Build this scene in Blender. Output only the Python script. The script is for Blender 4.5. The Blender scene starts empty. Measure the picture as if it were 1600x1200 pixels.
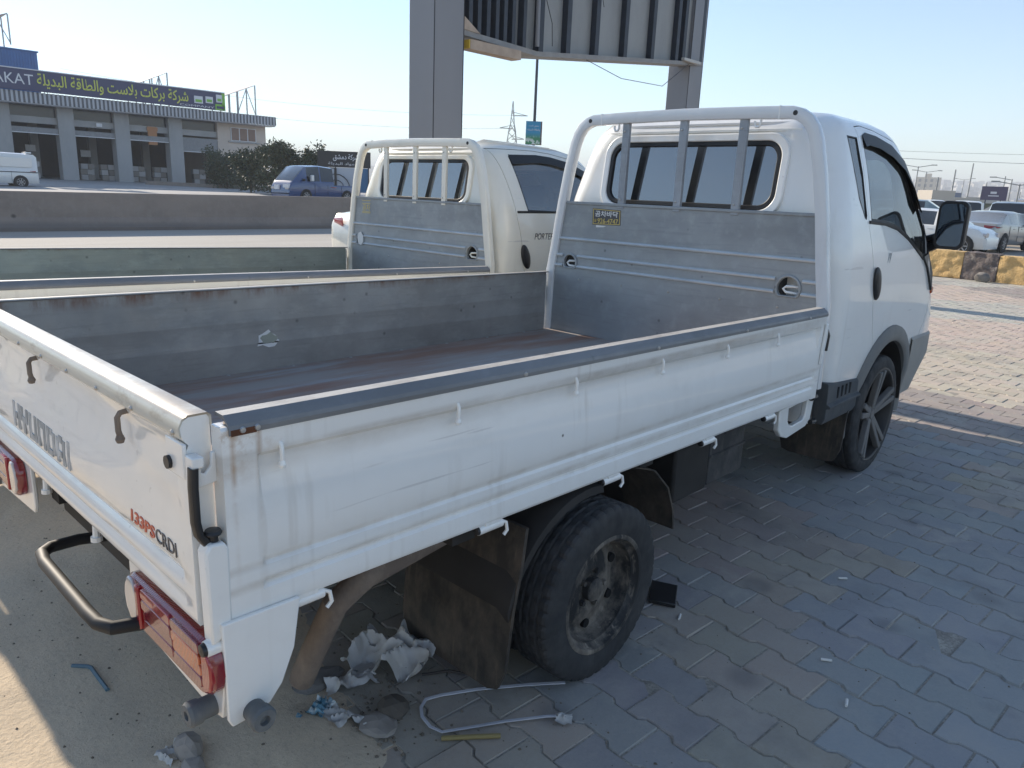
import bpy, bmesh, math, random
from math import sin, cos, pi, radians, sqrt, atan2
from mathutils import Matrix, Vector, noise
random.seed(7)
scene = bpy.context.scene
COL = scene.collection

# ------------------------------------------------------------------ camera
cam_d = bpy.data.cameras.new('camera'); cam = bpy.data.objects.new('camera', cam_d); COL.objects.link(cam)
cam_d.sensor_width = 36.0; cam_d.lens = 36.0 * 1164.65 / 1600.0
cam_d.clip_start = 0.05; cam_d.clip_end = 6000
FW = Vector((0.70774892, 0.66082845, -0.24979437)); RT = Vector((0.68948165, -0.72317735, 0.0403681)); UP = Vector((0.15396924, 0.20079912, 0.96745707))
CAM = Vector((-0.57937995, -2.09703629, 1.46749618))
cam.matrix_world = Matrix(((RT.x, UP.x, -FW.x, CAM.x), (RT.y, UP.y, -FW.y, CAM.y), (RT.z, UP.z, -FW.z, CAM.z), (0, 0, 0, 1)))
scene.camera = cam

# ------------------------------------------------------------------ sky, sun, exposure
SUN_EL = radians(25.0); SUN_ROT = radians(0.8)          # the sun stands over +Y (left of the trucks)
world = bpy.data.worlds.new('World'); scene.world = world; world.use_nodes = True
wn = world.node_tree.nodes; wl = world.node_tree.links
for n in list(wn): wn.remove(n)
sky_n = wn.new('ShaderNodeTexSky'); sky_n.sky_type = 'NISHITA'; sky_n.sun_disc = False
sky_n.sun_elevation = SUN_EL; sky_n.sun_rotation = SUN_ROT; sky_n.altitude = 300
sky_n.air_density = 1.0; sky_n.dust_density = 0.06; sky_n.ozone_density = 1.5
bg = wn.new('ShaderNodeBackground'); bg.inputs['Strength'].default_value = 0.106
wo = wn.new('ShaderNodeOutputWorld')
wl.new(sky_n.outputs[0], bg.inputs[0]); wl.new(bg.outputs[0], wo.inputs[0])
sun_d = bpy.data.lights.new('sun', 'SUN'); sun = bpy.data.objects.new('sun', sun_d); COL.objects.link(sun)
sun_d.energy = 3.8; sun_d.angle = radians(0.55); sun_d.color = (1.0, 0.885, 0.73)
to_sun = Vector((sin(SUN_ROT) * cos(SUN_EL), cos(SUN_ROT) * cos(SUN_EL), sin(SUN_EL)))
sun.rotation_euler = to_sun.to_track_quat('Z', 'Y').to_euler()
scene.view_settings.view_transform = 'Standard'; scene.view_settings.look = 'None'
scene.view_settings.exposure = 1.08; scene.view_settings.gamma = 1.0; scene.view_settings.use_curve_mapping = False
scene.cycles.max_bounces = 6; scene.cycles.diffuse_bounces = 4; scene.cycles.glossy_bounces = 3
scene.cycles.transparent_max_bounces = 10; scene.cycles.transmission_bounces = 4
scene.cycles.caustics_reflective = False; scene.cycles.caustics_refractive = False
scene.cycles.use_denoising = True

# ------------------------------------------------------------------ materials
def rgba(c): return (c[0], c[1], c[2], 1.0)
class M:
    """small node builder around one Principled BSDF"""
    def __init__(self, name, base, rough=0.5, metal=0.0, coat=0.0, spec=0.5, ior=None, coords='Object'):
        self.m = bpy.data.materials.new(name); self.m.use_nodes = True
        self.nt = self.m.node_tree; self.N = self.nt.nodes; self.L = self.nt.links
        self.b = self.N['Principled BSDF']
        self.b.inputs['Base Color'].default_value = rgba(base); self.b.inputs['Roughness'].default_value = rough
        self.b.inputs['Metallic'].default_value = metal; self.b.inputs['Coat Weight'].default_value = coat
        self.b.inputs['Coat Roughness'].default_value = 0.04; self.b.inputs['Specular IOR Level'].default_value = spec
        if ior: self.b.inputs['IOR'].default_value = ior
        tc = self.N.new('ShaderNodeTexCoord'); self.co = tc.outputs[coords]
        self.col = None; self.base = base; self.rough = rough; self.rs = None; self.bumps = None
    def vec(self, stretch=(1, 1, 1), off=(0, 0, 0), rot=(0, 0, 0)):
        mp = self.N.new('ShaderNodeMapping'); mp.inputs['Scale'].default_value = stretch; mp.inputs['Location'].default_value = off
        mp.inputs['Rotation'].default_value = rot
        self.L.new(self.co, mp.inputs[0]); return mp.outputs[0]
    def noise(self, scale, detail=4, rough=0.55, stretch=(1, 1, 1), off=(0, 0, 0), lo=0.4, hi=0.6, dist=0.0, rot=(0, 0, 0)):
        n = self.N.new('ShaderNodeTexNoise'); n.inputs['Scale'].default_value = scale; n.inputs['Detail'].default_value = detail
        n.inputs['Roughness'].default_value = rough; n.inputs['Distortion'].default_value = dist
        self.L.new(self.vec(stretch, off, rot), n.inputs['Vector'])
        return self.ramp(n.outputs[0], lo, hi)
    def ramp(self, sock, lo, hi):
        r = self.N.new('ShaderNodeMapRange'); r.inputs[1].default_value = lo; r.inputs[2].default_value = hi; r.clamp = True
        self.L.new(sock, r.inputs[0]); return r.outputs[0]
    def vor(self, scale, lo, hi, stretch=(1, 1, 1), feature='F1', rnd=1.0):
        n = self.N.new('ShaderNodeTexVoronoi'); n.feature = feature; n.inputs['Scale'].default_value = scale; n.inputs['Randomness'].default_value = rnd
        self.L.new(self.vec(stretch), n.inputs['Vector']); return self.ramp(n.outputs['Distance'], lo, hi)
    def axis(self, ax, lo, hi):
        s = self.N.new('ShaderNodeSeparateXYZ'); self.L.new(self.co, s.inputs[0]); return self.ramp(s.outputs['XYZ'.index(ax)], lo, hi)
    def mul(self, a, b, op='MULTIPLY'):
        n = self.N.new('ShaderNodeMath'); n.operation = op; n.use_clamp = True
        for i, s in enumerate((a, b)):
            if isinstance(s, (int, float)): n.inputs[i].default_value = s
            else: self.L.new(s, n.inputs[i])
        return n.outputs[0]
    def setcol(self, sock):
        self.col = sock; self.L.new(sock, self.b.inputs['Base Color']); return self
    def over(self, fac, color, amount=1.0, blend='MIX'):
        mx = self.N.new('ShaderNodeMix'); mx.data_type = 'RGBA'; mx.blend_type = blend
        f = self.mul(fac, amount) if amount != 1.0 else fac
        self.L.new(f, mx.inputs[0])
        if self.col is None: mx.inputs[6].default_value = rgba(self.base)
        else: self.L.new(self.col, mx.inputs[6])
        if isinstance(color, tuple): mx.inputs[7].default_value = rgba(color)
        else: self.L.new(color, mx.inputs[7])
        return self.setcol(mx.outputs[2])
    def rough_over(self, fac, r):
        mx = self.N.new('ShaderNodeMix'); self.L.new(fac, mx.inputs[0])
        if self.rs is None: mx.inputs[2].default_value = self.rough
        else: self.L.new(self.rs, mx.inputs[2])
        mx.inputs[3].default_value = r; self.rs = mx.outputs[0]; self.L.new(self.rs, self.b.inputs['Roughness']); return self
    def coat_cut(self, fac, base=1.0):
        mx = self.N.new('ShaderNodeMix'); self.L.new(fac, mx.inputs[0]); mx.inputs[2].default_value = base; mx.inputs[3].default_value = 0
        self.L.new(mx.outputs[0], self.b.inputs['Coat Weight']); return self
    def metal_cut(self, fac, base):
        mx = self.N.new('ShaderNodeMix'); self.L.new(fac, mx.inputs[0]); mx.inputs[2].default_value = base; mx.inputs[3].default_value = 0
        self.L.new(mx.outputs[0], self.b.inputs['Metallic']); return self
    def bump(self, sock, strength=0.3, dist=0.01):
        bp = self.N.new('ShaderNodeBump'); bp.inputs['Strength'].default_value = strength; bp.inputs['Distance'].default_value = dist
        self.L.new(sock, bp.inputs['Height'])
        if self.bumps is not None: self.L.new(self.bumps, bp.inputs['Normal'])
        self.bumps = bp.outputs[0]; self.L.new(self.bumps, self.b.inputs['Normal']); return self

def plain(name, base, rough=0.5, metal=0.0, coat=0.0, var=0.0, scale=6.0, ior=None):
    k = M(name, base, rough, metal, coat, ior=ior)
    if var:
        k.over(k.noise(scale, 5, lo=0.35, hi=0.65), tuple(min(1, c * (1 - var)) for c in base))
    return k.m

def car_paint(name, base, dirt=0.35, rust=0.0, dust=(0.36, 0.30, 0.22), sand=0.0, gate=False):
    k = M(name, base, 0.32, 0.0, 0.9)
    grime = k.mul(k.noise(2.2, 6, 0.65, (1, 1, 2.2), lo=0.50, hi=0.78), k.noise(17, 5, 0.7, (1, 1, 0.5), lo=0.35, hi=0.7))
    k.over(grime, tuple(c * 0.45 + 0.12 for c in dust), dirt)
    drip = k.mul(k.noise(30, 2, 0.5, (1.0, 1.0, 0.03), lo=0.60, hi=0.70), k.noise(1.6, 3, lo=0.45, hi=0.7))
    k.over(drip, (0.30, 0.22, 0.13), dirt * 0.55)
    splash = k.mul(k.axis('Z', 0.95, 0.45), k.noise(5, 6, 0.7, lo=0.40, hi=0.70))
    k.over(splash, dust, 0.42 * dirt + sand)
    if rust:
        r = k.noise(7, 7, 0.75, lo=0.70, hi=0.74); k.over(r, (0.18, 0.065, 0.025), rust)
    if gate:      # dust caught under the rolled lip, rust stain running down the end flange
        lip = k.mul(k.mul(k.axis('Z', 0.915, 0.962), k.axis('Z', 0.985, 0.975)), k.noise(4, 6, 0.7, (0.5, 1, 1), lo=0.30, hi=0.62))
        k.over(lip, (0.40, 0.34, 0.27), 0.62)
        for zg in (0.706, 0.748):
            k.over(k.mul(k.mul(k.axis('Z', zg - .016, zg - .004), k.axis('Z', zg + .010, zg)), k.noise(6, 5, 0.7, lo=.3, hi=.6)), (0.42, 0.35, 0.27), 0.40)
        for xg, wg in ((0.066, 0.008), (0.014, 0.008)):
            st = k.mul(k.mul(k.axis('X', xg - wg, xg), k.axis('X', xg + wg, xg)), k.mul(k.axis('Z', 0.70, 0.95), k.noise(14, 5, 0.7, (0.3, .3, 0.35), lo=0.36, hi=0.6)))
            k.over(st, (0.36, 0.19, 0.07), 0.85)
        k.over(k.mul(k.mul(k.axis('X', 0.16, 0.0), k.axis('Z', 0.90, 1.03)), k.noise(20, 5, .7, lo=.5, hi=.62)), (0.40, 0.24, 0.11), 0.6)
    k.rough_over(grime, 0.6); k.coat_cut(k.mul(grime, 0.9), 0.9)
    k.over(k.mul(k.vor(5.5, 0.035, 0.02), k.noise(3, 3, lo=.5, hi=.55)), (0.07, 0.05, 0.04), 0.9)
    k.over(k.mul(k.noise(45, 2, 0.5, (.05, 1, 1), rot=(0, .5, 0), lo=.70, hi=.73), k.noise(2.5, 2, lo=.5, hi=.55)), (0.50, 0.48, 0.46), 0.45)
    k.bump(k.noise(2.4, 2, 0.5, lo=0.0, hi=1.0), 0.16, 0.03); k.bump(k.noise(6, 2, 0.5, (.7, 1, 1), lo=0.35, hi=0.7), 0.07, 0.02)
    return k.m

def galvanised(name, base=(0.34, 0.37, 0.39), rust=0.3, rough=0.42, metal=0.55, top=None, stretch=(0.35, 1, 1)):
    k = M(name, base, rough, metal)
    k.over(k.noise(3.2, 7, 0.6, stretch, lo=0.32, hi=0.70), tuple(c * 0.62 for c in base), 0.8)
    k.over(k.noise(14, 6, 0.7, (0.5, 1, 1), lo=0.5, hi=0.75), tuple(min(1, c * 1.35) for c in base), 0.35)
    k.over(k.noise(60, 3, 0.5, (0.06, 0.06, 1.0), lo=0.58, hi=0.66), tuple(c * 0.55 for c in base), 0.20)       # long scratches
    k.over(k.vor(9, 0.10, 0.03), (0.05, 0.05, 0.05), 0.55)
    spots = k.noise(11, 8, 0.75, lo=0.665, hi=0.71)
    k.over(spots, (0.16, 0.07, 0.03), rust)
    if top:   # rust bleeding down from the upper edge (z0..z1)
        edge = k.mul(k.axis('Z', top[0], top[1]), k.noise(9, 6, 0.7, (1, 1, 0.25), lo=0.44, hi=0.62))
        k.over(edge, (0.16, 0.065, 0.03), 0.95)
        k.metal_cut(edge, metal)
    k.rough_over(k.noise(8, 5, 0.6, lo=0.35, hi=0.7), min(0.9, rough + 0.25))
    k.bump(k.noise(30, 5, 0.6, lo=0, hi=1), 0.08, 0.01)
    return k.m

def glass(name, tint=(0.20, 0.23, 0.25), rough=0.02, ior=1.6):
    m = bpy.data.materials.new(name); m.use_nodes = True; N = m.node_tree.nodes; L = m.node_tree.links
    for n in list(N): N.remove(n)
    out = N.new('ShaderNodeOutputMaterial'); tr = N.new('ShaderNodeBsdfTransparent'); tr.inputs[0].default_value = rgba(tint)
    gl = N.new('ShaderNodeBsdfGlossy'); gl.inputs['Color'].default_value = (0.95, 0.97, 1, 1); gl.inputs['Roughness'].default_value = rough
    fr = N.new('ShaderNodeFresnel'); fr.inputs['IOR'].default_value = ior
    mx = N.new('ShaderNodeMixShader'); L.new(fr.outputs[0], mx.inputs[0]); L.new(tr.outputs[0], mx.inputs[1]); L.new(gl.outputs[0], mx.inputs[2])
    tc = N.new('ShaderNodeTexCoord'); no = N.new('ShaderNodeTexNoise'); no.inputs['Scale'].default_value = 5; no.inputs['Detail'].default_value = 6
    L.new(tc.outputs['Object'], no.inputs[0])
    df = N.new('ShaderNodeBsdfDiffuse'); df.inputs[0].default_value = (0.42, 0.40, 0.36, 1)
    mr = N.new('ShaderNodeMapRange'); mr.inputs[1].default_value = 0.4; mr.inputs[2].default_value = 0.8; mr.inputs[3].default_value = 0.03; mr.inputs[4].default_value = 0.14
    L.new(no.outputs[0], mr.inputs[0]); m2 = N.new('ShaderNodeMixShader')
    L.new(mr.outputs[0], m2.inputs[0]); L.new(mx.outputs[0], m2.inputs[1]); L.new(df.outputs[0], m2.inputs[2]); L.new(m2.outputs[0], out.inputs[0])
    return m

# ------------------------------------------------------------------ mesh builder
class MB:
    def __init__(self): self.v = []; self.f = []; self.mi = []; self.M = None
    def add(self, vs, fs, mi=0):
        o = len(self.v)
        if self.M is not None: vs = [self.M @ Vector(p) for p in vs]
        self.v += [tuple(p) for p in vs]; self.f += [tuple(i + o for i in q) for q in fs]; self.mi += [mi] * len(fs); return self
    def box(self, c, s, mi=0, rot=None, taper=1.0):
        x, y, z = s[0] / 2, s[1] / 2, s[2] / 2
        vs = [Vector((a * x * (taper if d > 0 else 1), b * y * (taper if d > 0 else 1), d * z)) for d in (-1, 1) for a, b in ((-1, -1), (1, -1), (1, 1), (-1, 1))]
        if rot is not None: vs = [rot @ p for p in vs]
        vs = [p + Vector(c) for p in vs]
        return self.add(vs, [(3, 2, 1, 0), (4, 5, 6, 7), (0, 1, 5, 4), (1, 2, 6, 5), (2, 3, 7, 6), (3, 0, 4, 7)], mi)
    def box2(self, a, b, mi=0): return self.box([(a[i] + b[i]) / 2 for i in range(3)], [abs(b[i] - a[i]) for i in range(3)], mi)
    def beam(self, a, b, w, h=None, mi=0, up=(0, 0, 1)):
        h = h or w; a = Vector(a); b = Vector(b); d = (b - a); L = d.length; d.normalize(); u = Vector(up)
        if abs(d.dot(u)) > 0.98: u = Vector((1, 0, 0))
        s = d.cross(u).normalized(); u = s.cross(d)
        R = Matrix((d, s, u)).transposed()
        return self.box((a + b) / 2, (L, w, h), mi, R)
    def sweep(self, sec, path, mi=0, up=None, closed=False, caps=True):
        """sec: 2-D points (right, up); path: 3-D points"""
        P = [Vector(p) for p in path]; n = len(P); k = len(sec); rings = []
        prev = None
        for i in range(n):
            a = P[i - 1] if (i > 0 or closed) else P[i]; b = P[(i + 1) % n] if (i < n - 1 or closed) else P[i]
            t = (b - a).normalized()
            if up is not None: u = Vector(up); r = t.cross(u).normalized(); uu = r.cross(t)
            else:
                if prev is None:
                    u = Vector((0, 0, 1)) if abs(t.z) < 0.9 else Vector((1, 0, 0)); r = t.cross(u).normalized()
                else: r = (prev - t * prev.dot(t)).normalized()
                prev = r; uu = r.cross(t)
            sc = 1.0
            if 0 < i < n - 1:
                c = (P[i] - P[i - 1]).normalized().dot((P[i + 1] - P[i]).normalized()); sc = 1 / max(0.6, sqrt((1 + c) / 2))
            rings.append([P[i] + (r * s[0] + uu * s[1]) for s in sec])
        self.loft(rings, mi, caps=caps and not closed, loop=closed); return self
    def tube(self, path, r, n=8, mi=0, closed=False):
        return self.sweep([(r * cos(2 * pi * i / n), r * sin(2 * pi * i / n)) for i in range(n)], path, mi, closed=closed)
    def loft(self, rings, mi=0, caps=True, loop=False, closed=True):
        k = len(rings[0]); vs = [p for r in rings for p in r]; fs = []; n = len(rings)
        for i in range(n if loop else n - 1):
            j = (i + 1) % n
            for q in range(k if closed else k - 1):
                fs.append((i * k + q, i * k + (q + 1) % k, j * k + (q + 1) % k, j * k + q))
        if caps: fs.append(tuple(reversed(range(k)))); fs.append(tuple((n - 1) * k + q for q in range(k)))
        return self.add(vs, fs, mi)
    def lathe(self, prof, c, axis='Y', n=32, mi=0, caps=False, mod=None):
        """prof: (radius, along-axis)"""
        c = Vector(c); rings = []
        for i in range(n):
            a = 2 * pi * i / n; R = []
            for j, (r, h) in enumerate(prof):
                if mod: r = mod(i, j, r)
                p = {'Y': (r * cos(a), h, r * sin(a)), 'Z': (r * cos(a), r * sin(a), h), 'X': (h, r * cos(a), r * sin(a))}[axis]
                R.append(c + Vector(p))
            rings.append(R)
        self.loft(rings, mi, caps=False, loop=True, closed=False)
        if caps:
            for e in (0, -1):
                self.add([r[e] for r in rings], [tuple(range(n)) if e else tuple(reversed(range(n)))], mi)
        return self
    def prism(self, pts, f, d0, d1, mi=0):
        """pts 2-D outline; f(u, v, d) -> 3-D"""
        n = len(pts); vs = [f(u, v, d0) for u, v in pts] + [f(u, v, d1) for u, v in pts]
        fs = [tuple(reversed(range(n))), tuple(range(n, 2 * n))] + [(i, (i + 1) % n, n + (i + 1) % n, n + i) for i in range(n)]
        return self.add(vs, fs, mi)
    def ring_prism(self, outer, inner, f, d0, d1, mi=0):
        n = len(outer); vs = [f(*p, d) for d in (d0, d1) for o in (outer, inner) for p in o]; fs = []
        for i in range(n):
            j = (i + 1) % n; O0, I0, O1, I1 = 0, n, 2 * n, 3 * n
            fs += [(O1 + i, O1 + j, I1 + j, I1 + i), (O0 + j, O0 + i, I0 + i, I0 + j), (O0 + i, O0 + j, O1 + j, O1 + i), (I0 + j, I0 + i, I1 + i, I1 + j)]
        return self.add(vs, fs, mi)
    def mesh(self, name, mats, smooth=True, angle=32, weld=False):
        me = bpy.data.meshes.new(name); me.from_pydata(self.v, [], self.f)
        if weld or True:
            bm = bmesh.new(); bm.from_mesh(me)
            if weld: bmesh.ops.remove_doubles(bm, verts=bm.verts, dist=1e-5)
            if len(bm.faces) < 20000: bmesh.ops.recalc_face_normals(bm, faces=bm.faces)
            li = None
            bm.to_mesh(me); bm.free()
        for m in (mats if isinstance(mats, (list, tuple)) else [mats]): me.materials.append(m)
        if len(self.mi) == len(me.polygons): me.polygons.foreach_set('material_index', self.mi)
        if smooth:
            me.polygons.foreach_set('use_smooth', [True] * len(me.polygons)); me.set_sharp_from_angle(angle=radians(angle))
        me.update(); return me
    def build(self, name, mats, parent=None, smooth=True, angle=32, bevel=0.0, seg=2, weld=False):
        o = bpy.data.objects.new(name, self.mesh(name, mats, smooth, angle, weld)); COL.objects.link(o)
        if parent is not None: o.parent = parent
        if bevel:
            b = o.modifiers.new('bevel', 'BEVEL'); b.width = bevel; b.segments = seg; b.limit_method = 'ANGLE'; b.angle_limit = radians(35); b.harden_normals = False
        return o

def tag(o, label=None, cat=None, group=None, kind=None):
    if label: o['label'] = label
    if cat: o['category'] = cat
    if group: o['group'] = group
    if kind: o['kind'] = kind
    return o
def empty(name, label, cat, loc=(0, 0, 0), rz=0.0, group=None):
    o = bpy.data.objects.new(name, None); COL.objects.link(o); o.location = loc; o.rotation_euler = (0, 0, rz); o.empty_display_size = 0.2
    return tag(o, label, cat, group)
def copy_tree(o, parent=None):
    c = o.copy(); COL.objects.link(c)
    if parent is not None: c.parent = parent
    for ch in list(o.children): copy_tree(ch, c)
    return c
def boolean(o, cutters, op='DIFFERENCE'):
    """apply exact booleans through the evaluated mesh"""
    tmp = []
    for cmb in cutters:
        co = cmb.build('cutter', [], None, smooth=False); tmp.append(co)
        md = o.modifiers.new('b', 'BOOLEAN'); md.operation = op; md.solver = 'EXACT'; md.object = co
    bpy.context.view_layer.update()
    me = bpy.data.meshes.new_from_object(o.evaluated_get(bpy.context.evaluated_depsgraph_get()))
    o.modifiers.clear(); old = o.data; o.data = me; me.name = old.name
    for co in tmp: bpy.data.objects.remove(co)
    me.polygons.foreach_set('use_smooth', [True] * len(me.polygons)); me.set_sharp_from_angle(angle=radians(30)); me.update()
    return o
def text_obj(name, s, mat, size, loc, xdir, zdir, parent=None, depth=0.0006, width=None, height=None, align='CENTER', shear=0.0, bold=0.0):
    c = bpy.data.curves.new(name, 'FONT'); c.body = s; c.align_x = align; c.align_y = 'CENTER'; c.size = 1.0; c.extrude = 0.001; c.resolution_u = 3; c.shear = shear; c.offset = bold
    t = bpy.data.objects.new(name + '_t', c); COL.objects.link(t); bpy.context.view_layer.update()
    me = bpy.data.meshes.new_from_object(t.evaluated_get(bpy.context.evaluated_depsgraph_get())); bpy.data.objects.remove(t); me.name = name
    xs = [v.co.x for v in me.vertices]; ys = [v.co.y for v in me.vertices]
    w = max(xs) - min(xs); h = max(ys) - min(ys)
    sx = width / w if width else size; sy = height / h if height else (size if not width else sx)
    cx = (max(xs) + min(xs)) / 2 if width else 0; cy = (max(ys) + min(ys)) / 2 if (width or height) else 0
    X = Vector(xdir).normalized(); U = Vector(zdir).normalized(); Nn = X.cross(U); L = Vector(loc)
    for v in me.vertices:
        v.co = L + X * ((v.co.x - cx) * sx) + U * ((v.co.y - cy) * sy) + Nn * (depth if v.co.z > 0 else -0.001)
    me.materials.clear(); me.materials.append(mat)
    o = bpy.data.objects.new(name, me); COL.objects.link(o)
    if parent is not None: o.parent = parent
    return o
def rrect(cx, cy, w, h, r, n=6):
    out = []
    for (sx, sy, a0) in ((1, 1, 0), (-1, 1, pi / 2), (-1, -1, pi), (1, -1, 1.5 * pi)):
        for i in range(n + 1):
            a = a0 + pi / 2 * i / n; out.append((cx + sx * (w / 2 - r) + r * cos(a), cy + sy * (h / 2 - r) + r * sin(a)))
    return out
def circle(cx, cy, r, n=20): return [(cx + r * cos(2 * pi * i / n), cy + r * sin(2 * pi * i / n)) for i in range(n)]
def shrink(pts, d):
    """offset a simple outline inwards by d (any orientation)"""
    n = len(pts); A = sum(pts[i][0] * pts[(i + 1) % n][1] - pts[(i + 1) % n][0] * pts[i][1] for i in range(n)); s = 1 if A > 0 else -1
    out = []
    for i in range(n):
        a = Vector(pts[i - 1]); b = Vector(pts[i]); c = Vector(pts[(i + 1) % n])
        e1 = (b - a).normalized(); e2 = (c - b).normalized()
        n1 = Vector((-e1.y, e1.x)); n2 = Vector((-e2.y, e2.x)); m = (n1 + n2)
        m = m / max(0.35, m.length_squared / 2) if m.length > 1e-6 else n1
        out.append(tuple(b + m * d * s))
    return out
def interp(tab, x):
    """Catmull-like smooth interpolation of [(x, v), ...]"""
    n = len(tab)
    if x <= tab[0][0]: return tab[0][1]
    if x >= tab[-1][0]: return tab[-1][1]
    for i in range(n - 1):
        if tab[i][0] <= x <= tab[i + 1][0]: break
    x0, y0 = tab[i]; x1, y1 = tab[i + 1]; h = x1 - x0; t = (x - x0) / h
    def slope(j):
        if j == 0: return (tab[1][1] - tab[0][1]) / (tab[1][0] - tab[0][0])
        if j == n - 1: return (tab[-1][1] - tab[-2][1]) / (tab[-1][0] - tab[-2][0])
        a = (tab[j][1] - tab[j - 1][1]) / (tab[j][0] - tab[j - 1][0]); b = (tab[j + 1][1] - tab[j][1]) / (tab[j + 1][0] - tab[j][0])
        return 0 if a * b <= 0 else 2 * a * b / (a + b)
    m0, m1 = slope(i) * h, slope(i + 1) * h
    return (2 * t ** 3 - 3 * t * t + 1) * y0 + (t ** 3 - 2 * t * t + t) * m0 + (-2 * t ** 3 + 3 * t * t) * y1 + (t ** 3 - t * t) * m1
def lerp(a, b, t): return a + (b - a) * t
def smooth(a, b, x):
    t = max(0.0, min(1.0, (x - a) / (b - a))); return t * t * (3 - 2 * t)

# ------------------------------------------------------------------ shared materials
WHITE = car_paint('white_paint', (0.84, 0.83, 0.795), 0.34, 0.22)
WHITE_GATE = car_paint('white_gate_paint', (0.84, 0.83, 0.795), 0.36, 0.25, gate=True)
WHITE2 = car_paint('cream_paint', (0.82, 0.785, 0.685), 0.26)
STREAK = plain('rust_stain', (0.36, 0.20, 0.09), 0.8, var=0.3, scale=30)
GALV = galvanised('galvanised_sheet', (0.30, 0.335, 0.36), 0.35)
GALV_SIDE = galvanised('galvanised_gate_lining', (0.37, 0.37, 0.355), 0.35, top=(0.99, 1.03), metal=.25, stretch=(0.9, 1, 1))
GALV_OLD = galvanised('weathered_gate_lining', (0.40, 0.43, 0.37), 0.25, top=(1.02, 1.05), metal=.3)
GALV_RAIL = galvanised('steel_rail_cap', (0.25, 0.255, 0.26), 0.6, rough=0.48, metal=0.25)
GALV_HEAD = galvanised('galvanised_headboard', (0.37, 0.395, 0.41), 0.10, rough=0.40, stretch=(1, 0.4, 1), metal=.35)
FLOOR = galvanised('bed_floor_steel', (0.15, 0.135, 0.13), 0.6, rough=0.5, metal=0.35, stretch=(0.25, 1.3, 1))
def _floor():
    k = M('bed_floor', (0.36, 0.32, 0.285), 0.75, 0.0)
    k.over(k.noise(3.0, 7, 0.62, (0.25, 1.6, 1), lo=0.42, hi=0.60), (0.31, 0.165, 0.11), 0.85)
    k.over(k.noise(5.0, 7, 0.7, (0.22, 2.0, 1), off=(3, 1, 0), lo=0.54, hi=0.66), (0.40, 0.41, 0.41), 0.7)
    k.over(k.noise(26, 5, 0.7, (0.15, 1.5, 1), lo=0.55, hi=0.75), (0.36, 0.34, 0.30), 0.5)
    k.rough_over(k.noise(6, 5, lo=0.4, hi=0.7), 0.85); k.bump(k.noise(40, 4, lo=0, hi=1), 0.15, 0.006)
    return k.m
FLOOR = _floor()
BLACK = plain('black_plastic', (0.018, 0.018, 0.02), 0.42, var=0.3)
BLACK_GLOSS = plain('black_gloss', (0.012, 0.012, 0.014), 0.12, coat=0.5)
CHASSIS = plain('chassis_black', (0.028, 0.025, 0.023), 0.75, var=0.5)
def _dusty(name, base, dust, amt, scale=4):
    k = M(name, base, 0.6)
    k.over(k.noise(scale, 7, 0.7, (1, 1, 0.6), lo=0.42, hi=0.70), dust, amt)
    k.over(k.noise(40, 3, 0.6, (1, 1, 0.12), lo=0.60, hi=0.75), dust, amt * 0.7)
    k.rough_over(k.noise(scale, 5, lo=0.3, hi=0.6), 0.9); k.bump(k.noise(60, 3, lo=0, hi=1), 0.1, 0.004)
    return k.m
RAIL_TOP = M('sunlit_rail_top', (0.52, 0.49, 0.44), 0.5, 0.1); RAIL_TOP.over(RAIL_TOP.noise(12, 6, 0.7, (.5, 1, 1), lo=.45, hi=.65), (0.30, 0.27, 0.24), .7); RAIL_TOP = RAIL_TOP.m  # pale top faces: the sunlit line along the rail is put into the colour
BAR_GREY = galvanised('grey_bar', (0.38, 0.41, 0.44), 0.05, rough=.5, metal=.2); GUARD_PAINT = car_paint('guard_paint', (0.68, 0.70, 0.71), .3)
MATTE_BLACK = plain('matte_black_tube', (0.010, 0.010, 0.011), 0.6)
RIDGE = plain('ridge_highlight', (0.60, 0.64, 0.66), 0.35, 0.2, var=0.15)  # lighter than the headboard: sky highlight on the ridges put into the colour
MUDFLAP = _dusty('mudflap_rubber', (0.030, 0.026, 0.022), (0.17, 0.13, 0.095), 0.62, 7)
CLAD = _dusty('grey_cladding', (0.055, 0.062, 0.070), (0.20, 0.18, 0.15), 0.30)
FLARE = _dusty('dusty_arch_flare', (0.17, 0.17, 0.165), (0.26, 0.235, 0.20), 0.45)
BUMPER = _dusty('grey_bumper', (0.30, 0.29, 0.27), (0.38, 0.34, 0.29), 0.4)
TYRE = _dusty('tyre_rubber', (0.022, 0.023, 0.025), (0.105, 0.10, 0.095), 0.32, 14)
RIM_BLACK = _dusty('muddy_steel_rim', (0.020, 0.020, 0.021), (0.42, 0.36, 0.29), 0.62, 8)
ALLOY = _dusty('dusty_alloy', (0.15, 0.145, 0.14), (0.22, 0.19, 0.16), 0.5, 8)
STOPPER = _dusty('grey_rubber_buffer', (0.115, 0.125, 0.13), (0.26, 0.24, 0.21), 0.35, 20)
RUSTY = _dusty('rusty_pipe', (0.15, 0.12, 0.10), (0.29, 0.235, 0.185), 0.8, 9)
RUST = plain('rust', (0.14, 0.055, 0.025), 0.9, var=0.4, scale=20)
RUBBER_SEAL = plain('rubber_seal', (0.012, 0.012, 0.013), 0.5)
STEEL = plain('bolt_steel', (0.45, 0.44, 0.42), 0.4, 0.7)
GLASS_REAR = glass('tinted_rear_glass', (0.12, 0.14, 0.16), ior=3.0)
GLASS_SIDE = glass('tinted_side_glass', (0.24, 0.27, 0.29), ior=2.4)
GLASS_CLEAR = glass('clear_glass', (0.62, 0.68, 0.68), ior=1.5)
CABIN = plain('cab_trim', (0.035, 0.036, 0.04), 0.8, var=0.2)
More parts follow.
